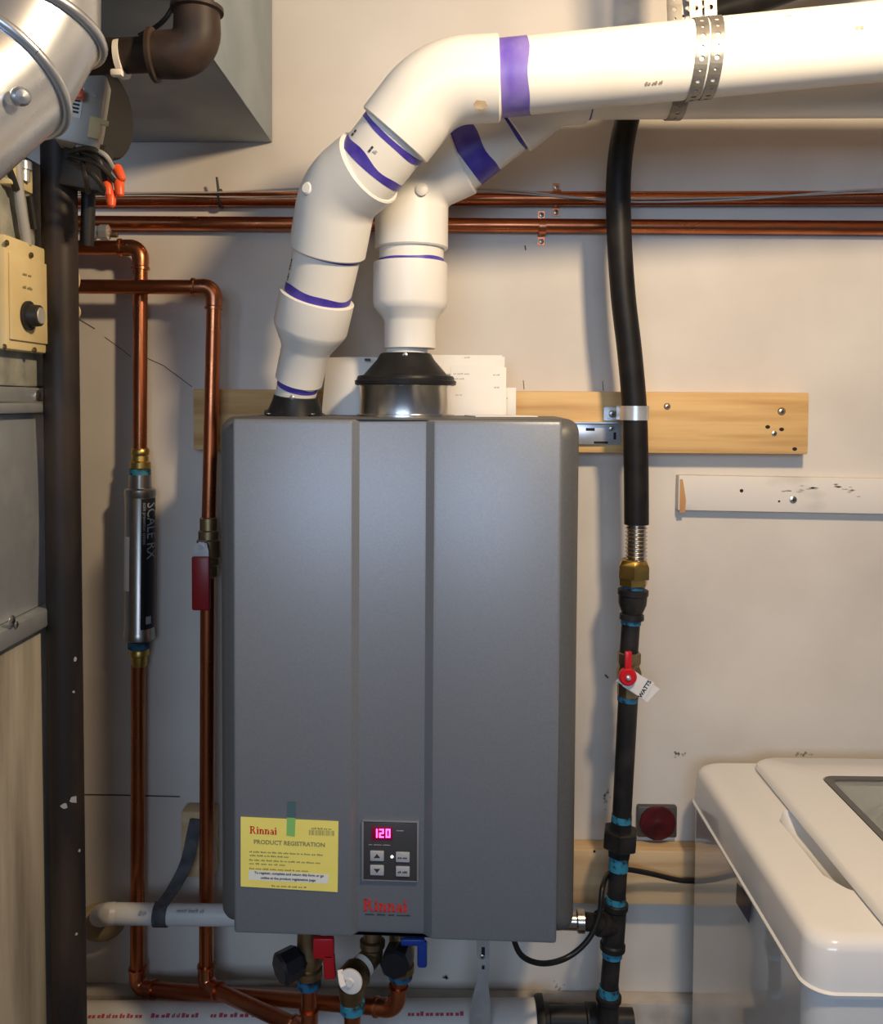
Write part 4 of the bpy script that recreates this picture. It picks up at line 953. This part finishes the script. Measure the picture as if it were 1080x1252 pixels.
# ------------------------------------------------------------------ drain pipe, strap, white pipe at the bottom
yd = -.105
dr = thing('drain_pipe', at(205, 1118, yd), 'short white plastic drain pipe from the heater across the copper pipes', 'pipe')
obj('pipe', MB().cyl(at(128, 1117, yd), at(300, 1119, yd), mm(13, yd), seg=28, bev=.001), 'drain_pvc', dr)
obj('print_lines', bars(MB(), at(215, 1116, yd - mm(13, yd) - .0008), XX, ZZ, mm(34, yd), .004, 3, 2), 'ink_grey', dr)
obj('print_mark', bars(MB(), at(170, 1118, yd - mm(13, yd) - .0008), XX, ZZ, mm(10, yd), .005, 1, 3), 'ink_grey', dr)
fo = thing('foam_plug', at(122, 1130, -.01), 'tan foam plug round the wall hole at the drain pipe end', 'foam')
obj('plug', MB().lathe([(0, .032), (.01, .030), (.022, .022), (.027, .010), (.028, 0)], at(124, 1126, 0) , -YY, 16, sx=1.25), 'foam', fo)
obj('stub', MB().tube(catmull([at(124, 1120, -.015), at(123, 1119, -.06), at(132, 1117.5, yd), at(140, 1117, yd)], 5), .0165, 18), 'drain_pvc', fo)
ws = thing('webbing_strap', at(238, 1000, -.03), 'black strap hanging the white drain pipe from a wood block', 'strap')
rr = mm(13, yd) + .0015; cdr = at(198, 1117.5, yd)
loop = [cdr + V((0, -rr * math.cos(R(a)), rr * math.sin(R(a)))) for a in range(100, -181, -20)]
obj('loop', MB().ribbon(loop, XX, .021, .002), 'webbing', ws)
obj('tail', MB().ribbon(catmull([cdr + V((.002, -.004, rr)), at(213, 1085, -.085), at(228, 1055, -.06), at(236, 1020, -.045), at(240, 1002, -.042)], 5), [V((1, .3, .3))] * 21, .020, .002), 'webbing', ws)
wbk = thing('wood_block', at(240, 1075, -.02), 'small tan wood block on the wall behind the right copper pipe', 'block')
a = at(221, 992, -.034); b = at(262, 1074, -.034); obj('block', MB().box(((a.x + b.x) / 2, -.0172, (a.z + b.z) / 2), (b.x - a.x, .034, a.z - b.z), bev=.004), 'plank_low', wbk)
yw = -.09
wp = thing('waste_pipe', at(380, 1260, yw), 'long white plastic waste pipe with red print along the bottom', 'pipe')
wa = at(20, 1261, yw); wbp = at(657, 1257, yw); rw = .0405
obj('pipe', MB().cyl(wa, wbp, rw, seg=40), 'white_pipe', wp)
zoff = V((0, -rw * math.cos(R(60)) - .0006, rw * math.sin(R(60)))); upw = V((0, math.sin(R(60)), math.cos(R(60))))
bars_ = MB(); dw = (wbp - wa).normalized()
for px0, L, w, s in ((108, 75, 8, 1), (190, 60, 6, 2), (262, 80, 7, 3), (500, 70, 6, 5)):
    tt = (at(px0, 1240, yw) - at(20, 1240, yw)).length; bars(bars_, wa + dw * tt + zoff, dw, upw, mm(L, yw), .0062, w, s, lift=.0003)
obj('red_print', bars_, 'print_red', wp, label='illegible red print')
obj('coupling', MB().lathe([(0, rw + .004), (.004, rw + .006), (.012, rw + .006), (.013, rw)], wbp - dw * .002, dw, 36), 'iron', wp)
# galvanised hanger under the heater
hg = thing('metal_hanger', at(590, 1252, -.14), 'bright galvanised metal hanger strip below the heater to the white pipe', 'bracket')
pts = [at(591, 1130, -.150), at(591, 1160, -.150), at(591, 1188, -.148), at(590, 1200, -.146), at(588, 1225, -.141), at(587, 1252, -.138), at(587, 1290, -.135)]
obj('strip', MB().ribbon(pts, [XX, XX, XX, XX, XX, XX, XX], [mm(16, -.15), mm(16, -.15), mm(15, -.15), mm(14, -.15), mm(24, -.14), mm(27, -.14), mm(27, -.14)], .0022), 'zinc', hg)
obj('slot', MB().box(at(591, 1163, -.1515), (.005, .0012, .012), bev=.0004), 'hole', hg); obj('slot', MB().box(at(591, 1183, -.1508), (.004, .0012, .005), bev=.0004), 'hole', hg)
screw(at(590, 1170, -.1520), -YY, .0035, hg)

# ------------------------------------------------------------------ furnace at the left
XF = -.50
def fz(py, px=30): return atX(px, py, XF).z
fu = thing('furnace', (XF - .28, -.72, 0), 'old galvanised furnace cabinet and plenum at the left edge', 'furnace')
yb0, yb1 = -1.10, -.285
def fpanel(z0, z1, m, name, out=0.0, bev=.003): 
    return obj(name, MB().box((XF - .28 + out / 2, (yb0 + yb1) / 2, (z0 + z1) / 2), (.56 + out, yb1 - yb0, z1 - z0), bev=bev), m, fu)
zb = fz(752); zb2 = fz(776)
fpanel(0.0, zb2, 'galv_old', 'cabinet')
fpanel(zb2 + .001, zb, 'galv', 'flange', .012)
# pillowed duct section
ztop = fz(505); zq = fz(462); vs = []; fs = []; NY, NZ = 14, 10
for i in range(NZ + 1):
    for j in range(NY + 1):
        u, v = j / NY, i / NZ; b_ = .012 * math.sin(math.pi * v) * math.sin(math.pi * min(1, u * 1.0))
        vs.append(V((XF - .004 + b_, yb0 + (yb1 - yb0) * u, zb + .001 + (ztop - zb - .002) * v)))
for i in range(NZ):
    for j in range(NY): q = i * (NY + 1) + j; fs.append((q, q + 1, q + NY + 2, q + NY + 1))
mb = MB().add(vs, fs); mb.box((XF - .29, (yb0 + yb1) / 2, (zb + ztop) / 2), (.55, yb1 - yb0 - .002, ztop - zb - .003)); obj('plenum', mb, 'galv', fu)
fpanel(ztop, ztop + .012, 'galv', 'seam', .010); fpanel(ztop + .013, ztop + .030, 'galv', 'seam', .004)
obj('upper_casing', MB().box((XF - .28, (-.58 + yb1) / 2, (ztop + .031 + fz(195, 40)) / 2), (.56, yb1 + .58, fz(195, 40) - ztop - .031), bev=.003), 'galv_mott', fu)
screw(atX(14, 760, XF + .013), XX, .007, fu); screw(atX(46, 484, XF + .004), XX, .007, fu); screw(atX(20, 764, XF + .013), XX, .004, fu)
# cream control
a = atX(2, 290, XF); b = atX(47, 432, XF); y0_ = atX(-12, 300, XF).y; y1_ = atX(47, 300, XF).y; z1_ = atX(20, 297, XF).z; z0_ = atX(20, 430, XF).z
cb = obj('fan_control', MB().box((XF + .008, (y0_ + y1_) / 2, (z0_ + z1_) / 2), (.016, y1_ - y0_, z1_ - z0_), bev=.003), 'cream', fu, label='cream fan control cover with dial')
obj('cover_plate', MB().box((XF + .0175, (y0_ + y1_) / 2 - .004, (z0_ + z1_) / 2 - .004), (.003, (y1_ - y0_) * .82, (z1_ - z0_) * .76), bev=.001), 'cream', cb)
kn = atX(34, 386, XF + .02); obj('knob', MB().lathe([(0, .0165), (.003, .0165), (.0035, .013), (.014, .0118), (.015, .0105), (.015, 0)], kn, XX, 24), 'plastic_dark', cb)
obj('knob_cap', MB().lathe([(0, .0095), (.001, .0088), (.001, 0)], kn + XX * .0150, XX, 20), 'valve_grey', cb)
obj('print_lines', bars(bars(MB(), atX(28, 352, XF + .0195), YY, ZZ, .022, .003, 2, 3), atX(28, 336, XF + .0195), YY, ZZ, .02, .003, 2, 4), 'ink_soft', cb)
for px, py in ((8, 297), (38, 312), (5, 424), (42, 428)): obj('screw', MB().lathe([(0, .0035), (.0015, .003), (.0018, 0)], atX(px, py, XF + .0175), XX, 10), 'brass_old', cb)
for pts, r_, m_, nm in (([(20, 195), (24, 240), (31, 285), (33, 300)], .0055, 'cable_grey', 'conduit'), ([(4, 195), (12, 210), (20, 232)], .004, 'plastic_dark', 'wire'), ([(36, 240), (40, 265), (42, 280)], .004, 'plastic_dark', 'wire')):
    obj(nm, MB().tube(catmull([atX(x, y, XF + .012) for x, y in pts], 6), r_, 12), m_, fu)
obj('conduit_connector', MB().lathe([(0, .007), (.012, .007), (.013, .009), (.022, .009), (.024, .006)], atX(29, 222, XF + .012), ZZ, 14), 'zinc', fu)
obj('junction_cover', MB().box(atX(20, 216, XF + .006), (.014, .05, .028), bev=.002), 'cream', fu)

# iron standpipe
sp = thing('iron_pipe', (at(82, 1250, -.37).x, -.37, 0), 'tall rusty black iron standpipe at the left beside the furnace', 'pipe')
s_t = at(71, 118, -.37); s_b = at(85.5, 1300, -.36); dd = (s_b - s_t).normalized(); s_b2 = s_t + dd * (s_t.z / -dd.z)
obj('pipe', MB().cyl(s_t, s_b2, .0205, seg=28), 'iron_old', sp)
for px, py, k in ((79, 985, .9), (90, 978, 1.0), (92, 806, .5), (97, 1040, .4), (93, 1142, .4), (90, 846, .35)):
    d_ = ray(px, py).normalized(); axn = (s_b2 - s_t).normalized(); w_ = CAM - s_t; dp_ = d_ - axn * d_.dot(axn); wp_ = w_ - axn * w_.dot(axn)
    A_ = dp_.dot(dp_); B_ = 2 * dp_.dot(wp_); C_ = wp_.dot(wp_) - .0206 ** 2; q_ = CAM + d_ * ((-B_ - math.sqrt(max(B_ * B_ - 4 * A_ * C_, 0))) / (2 * A_))
    cn = (q_ - (s_t + axn * (q_ - s_t).dot(axn))).normalized(); rn = random.Random(px)
    poly = [(k * .0052 * rn.uniform(.5, 1.1) * math.cos(t), k * .0060 * rn.uniform(.5, 1.1) * math.sin(t)) for t in [i * .7854 for i in range(8)]]
    obj('paint_spot', MB().prism(poly, q_, cn.cross(axn), -axn, .0005), 'speck', sp)
# thin cream wire beside it
tw = thing('thermostat_wire', at(90, 300, -.36), 'thin tan wire hanging down the right of the rusty standpipe', 'wire')
for pts in ([(81, 228), (84, 262), (87, 300), (92, 322), (86, 355), (88, 380), (84, 415)], [(84, 295), (93, 330), (96, 345), (90, 365), (97, 382), (86, 400)]):
    obj('wire', MB().tube(catmull([at(x, y, -.345) for x, y in pts], 6), .0022, 8), 'cable_tan', tw)
obj('wire_tie', MB().cyl(at(84, 302, -.35), at(93, 304, -.35), .0045, seg=10), 'cable_tan', tw)

# flue elbow
fe = thing('flue_elbow', at(40, 60, -.5), 'shiny round galvanised flue elbow at the top left', 'duct')
yf_ = -.70; Q = [at(28, -190, yf_), at(28, 28, yf_), at(-8, 88, yf_ - .02), at(-190, 230, yf_ - .12)]; Q[3] = Q[2] + (Q[3] - Q[2]) * 1.15; RFl = .0595
segs = [(Q[0], Q[1]), (Q[1], Q[2]), (Q[2], Q[3])]
ring_n = [ZZ * -1]
def mitre(P, r, seg=48):
    """pipe of straight gores: each joint cut on its bisecting plane"""
    parts = []
    for i in range(len(P) - 1):
        d = (P[i + 1] - P[i]).normalized(); x, y, z = frame(d); ends = []
        for j in (i, i + 1):
            if 0 < j < len(P) - 1: nrm = ((P[j] - P[j - 1]).normalized() + (P[j + 1] - P[j]).normalized()).normalized()
            else: nrm = d
            rg = []
            for k in range(seg):
                a = 2 * math.pi * k / seg; q = P[i] + x * (r * math.cos(a)) + y * (r * math.sin(a))
                t = (P[j] - q).dot(nrm) / d.dot(nrm); rg.append(q + d * t)
            ends.append(rg)
        parts.append(ends)
    return parts
for (e0_, e1__) in mitre(Q, RFl):
    N = len(e0_); obj('gore', MB().add(e0_ + e1__, [(k, (k + 1) % N, N + (k + 1) % N, N + k) for k in range(N)]), 'flue', fe)
for j in (1, 2):
    nrm = ((Q[j] - Q[j - 1]).normalized() + (Q[j + 1] - Q[j]).normalized()).normalized()
    N = 56; d = (Q[j] - Q[j - 1]).normalized(); x, y, z = frame(d); rg = []
    for k in range(N + 1):
        a = 2 * math.pi * k / N; q = Q[j] + x * (RFl * 1.02 * math.cos(a)) + y * (RFl * 1.02 * math.sin(a)); rg.append(q + d * ((Q[j] - q).dot(nrm) / d.dot(nrm)))
    obj('bead', MB().tube(rg, .0045, 10), 'flue', fe)
sp_ = at(26, 118, -.775); obj('rivet', MB().lathe([(-.004, .007), (0, .007), (.003, .005), (.004, 0)], sp_, (CAM - sp_).normalized() + V((.3, 0, 0)), 16), 'flue', fe)

# iron gas elbow under the trunk duct
yi = -.52; ie = thing('gas_elbow', at(225, 92, yi), 'rusty iron gas elbow and pipe below the big grey duct', 'pipe')
I0 = at(241, -120, yi); I1 = at(241, 66, yi); I2 = at(60, 72, yi + .0)
obj('pipe', MB().cyl(I0, I1 + ZZ * .03, .0168, seg=24), 'iron_elbow', ie); obj('pipe', MB().cyl(I1 - XX * .03, I2, .0175, seg=24), 'iron_elbow', ie)
elbow('elbow', I0, I1, I2, .0168, .046, .030, 'iron_elbow', ie, rim=1.58, fat=1.36, seg=28)
ztc = at(149, 72, yi); obj('zip_tie', MB().lathe([(-.0028, .0172), (-.0028, .0196), (.0028, .0196), (.0028, .0172)], ztc, V((1, 0, .08)), 22), 'nylon', ie, label='white zip tie')
obj('zip_tie_head', MB().box(ztc + V((.001, -.016, -.020)), (.012, .008, .007), bev=.002), 'nylon', ie)
tc_ = thing('thin_cable', at(200, 30, -.5), 'thin dark cable hanging diagonally in front of the big grey duct', 'cable')
obj('cable', MB().tube(catmull([at(225, -25, -.50), at(214, 3, -.50), at(203, 22, -.50), at(188, 35, -.495), at(170, 44, -.495)], 6), .0026, 10), 'plastic_dark', tc_)

# trunk duct
DX = at(333, 175, -.003).x; DZ = at(333, 174, -.003).z
td = thing('trunk_duct', (DX - .35, -.45, DZ), 'big grey sheet metal trunk duct at the upper left', 'duct')
y0d, y1d = -.625, -.003; ztd = 2.398; x0d = DX - .75; th = .0025
obj('side_sheet', MB().box((DX - th / 2, (y0d + y1d) / 2, (DZ + ztd) / 2), (th, y1d - y0d, ztd - DZ), bev=.0008), 'duct', td)
obj('bottom_sheet', MB().box(((DX + x0d) / 2 - th / 2, (y0d + y1d) / 2, DZ + .0015), (DX - x0d - th, y1d - y0d, .0025)), 'duct', td)
obj('side_sheet', MB().box((x0d, (y0d + y1d) / 2, (DZ + ztd) / 2), (th, y1d - y0d, ztd - DZ)), 'duct', td)
obj('end_sheet', MB().box(((DX + x0d) / 2, y0d, (DZ + ztd) / 2), (DX - x0d, th, ztd - DZ)), 'duct', td)

# gas control, wires and wire nuts behind the standpipe
ybx = -.40
gc = thing('gas_control', at(105, 178, ybx), 'grey gas control box with barcode label below the flue', 'control box')
rb = Matrix.Rotation(R(9), 3, 'Y') @ Matrix.Rotation(R(16), 3, 'Z')
ccb = at(102, 138, ybx)
obj('box', MB().box(ccb, (.046, .05, .082), rb, bev=.003), 'valve_grey', gc)
fr = rb @ V((0, -.0255, 0)); lab = ccb + rb @ V((-.009, -.0256, .004))
obj('barcode_label', MB().box(lab, (.021, .0006, .034), rb), 'card_white', gc)
mb = MB()
for k in range(6): mb.box(lab + rb @ V((0, -.0005, -.011 + k * .0042)), (.016, .0004, .0022), rb)
obj('barcode', mb, 'ink', gc)
obj('latch', MB().box(ccb + rb @ V((.018, -.027, -.020)), (.012, .006, .024), rb, bev=.001), 'cream', gc); obj('latch', MB().box(ccb + rb @ V((.026, -.027, -.012)), (.012, .005, .006), rb, bev=.001), 'cream', gc)
obj('rivet', MB().lathe([(0, .003), (.001, .0025), (.0015, 0)], ccb + rb @ V((.013, -.0255, .016)), rb @ -YY, 12), 'ink_grey', gc)
obj('red_plug', MB().box(at(96, 114, ybx - .035), (.010, .008, .012), bev=.002), 'wire_nut', gc)
obj('round_motor', MB().lathe([(0, .05), (.004, .053), (.05, .053), (.055, .045)], at(136, 140, ybx + .04), V((-1, .25, 0)), 36, sx=.9), 'plastic_dark', gc, label='dark round motor behind the box')
wn = thing('wire_bundle', at(120, 215, ybx), 'bundle of dark wires with four orange red wire nuts', 'wires')
obj('connector', MB().box(at(106, 205, ybx + .02), (.05, .03, .055), Matrix.Rotation(R(10), 3, 'Y'), bev=.004), 'plastic_dark', wn)
for (a, b, c) in (((84, 186), (112, 182), (142, 205)), ((92, 182), (120, 195), (130, 225)), ((86, 190), (118, 200), (143, 224)), ((82, 195), (112, 212), (132, 238)), ((95, 180), (126, 188), (140, 208)), ((100, 188), (104, 212), (108, 236))):
    obj('wire', MB().tube(catmull([at(*a, ybx - .02), at(b[0], b[1], ybx - .045), at(*c, ybx - .03)], 8), .0030, 8), random.choice(['plastic_dark', 'plastic_dark', 'plastic_dark', 'cable_grey']), wn)
for (px, py, dx, dy) in ((146, 212, .55, -1), (132, 230, .25, -1), (146, 230, .15, -1), (136, 243, .1, -1)):
    p = at(px, py, ybx - .03); obj('wire_nut', MB().lathe([(-.009, .0052), (-.007, .0062), (.004, .0052), (.009, .0040), (.0105, .002), (.0105, 0)], p, V((dx, -.2, dy)), 10), 'wire_nut', wn, label='orange red wire nut')
obj('wire', MB().tube(catmull([at(104, 190, ybx + .03), at(108, 240, ybx + .05), at(106, 300, ybx + .06)], 8), .0085, 12), 'plastic_dark', wn)
uc = thing('hose_union', at(118, 296, -.06), 'small tarnished metal union on the copper pipe stub left', 'fitting')
obj('nut', MB().lathe([(0, .010), (.002, .013), (.014, .013), (.016, .010), (.022, .0095), (.024, .012), (.036, .012), (.038, .008)], at(104, 284, -.075), XX, 8), 'zinc', uc)
obj('screw_tab', MB().box(at(138, 287, -.072), (.016, .008, .008), bev=.002), 'brass_old', uc)
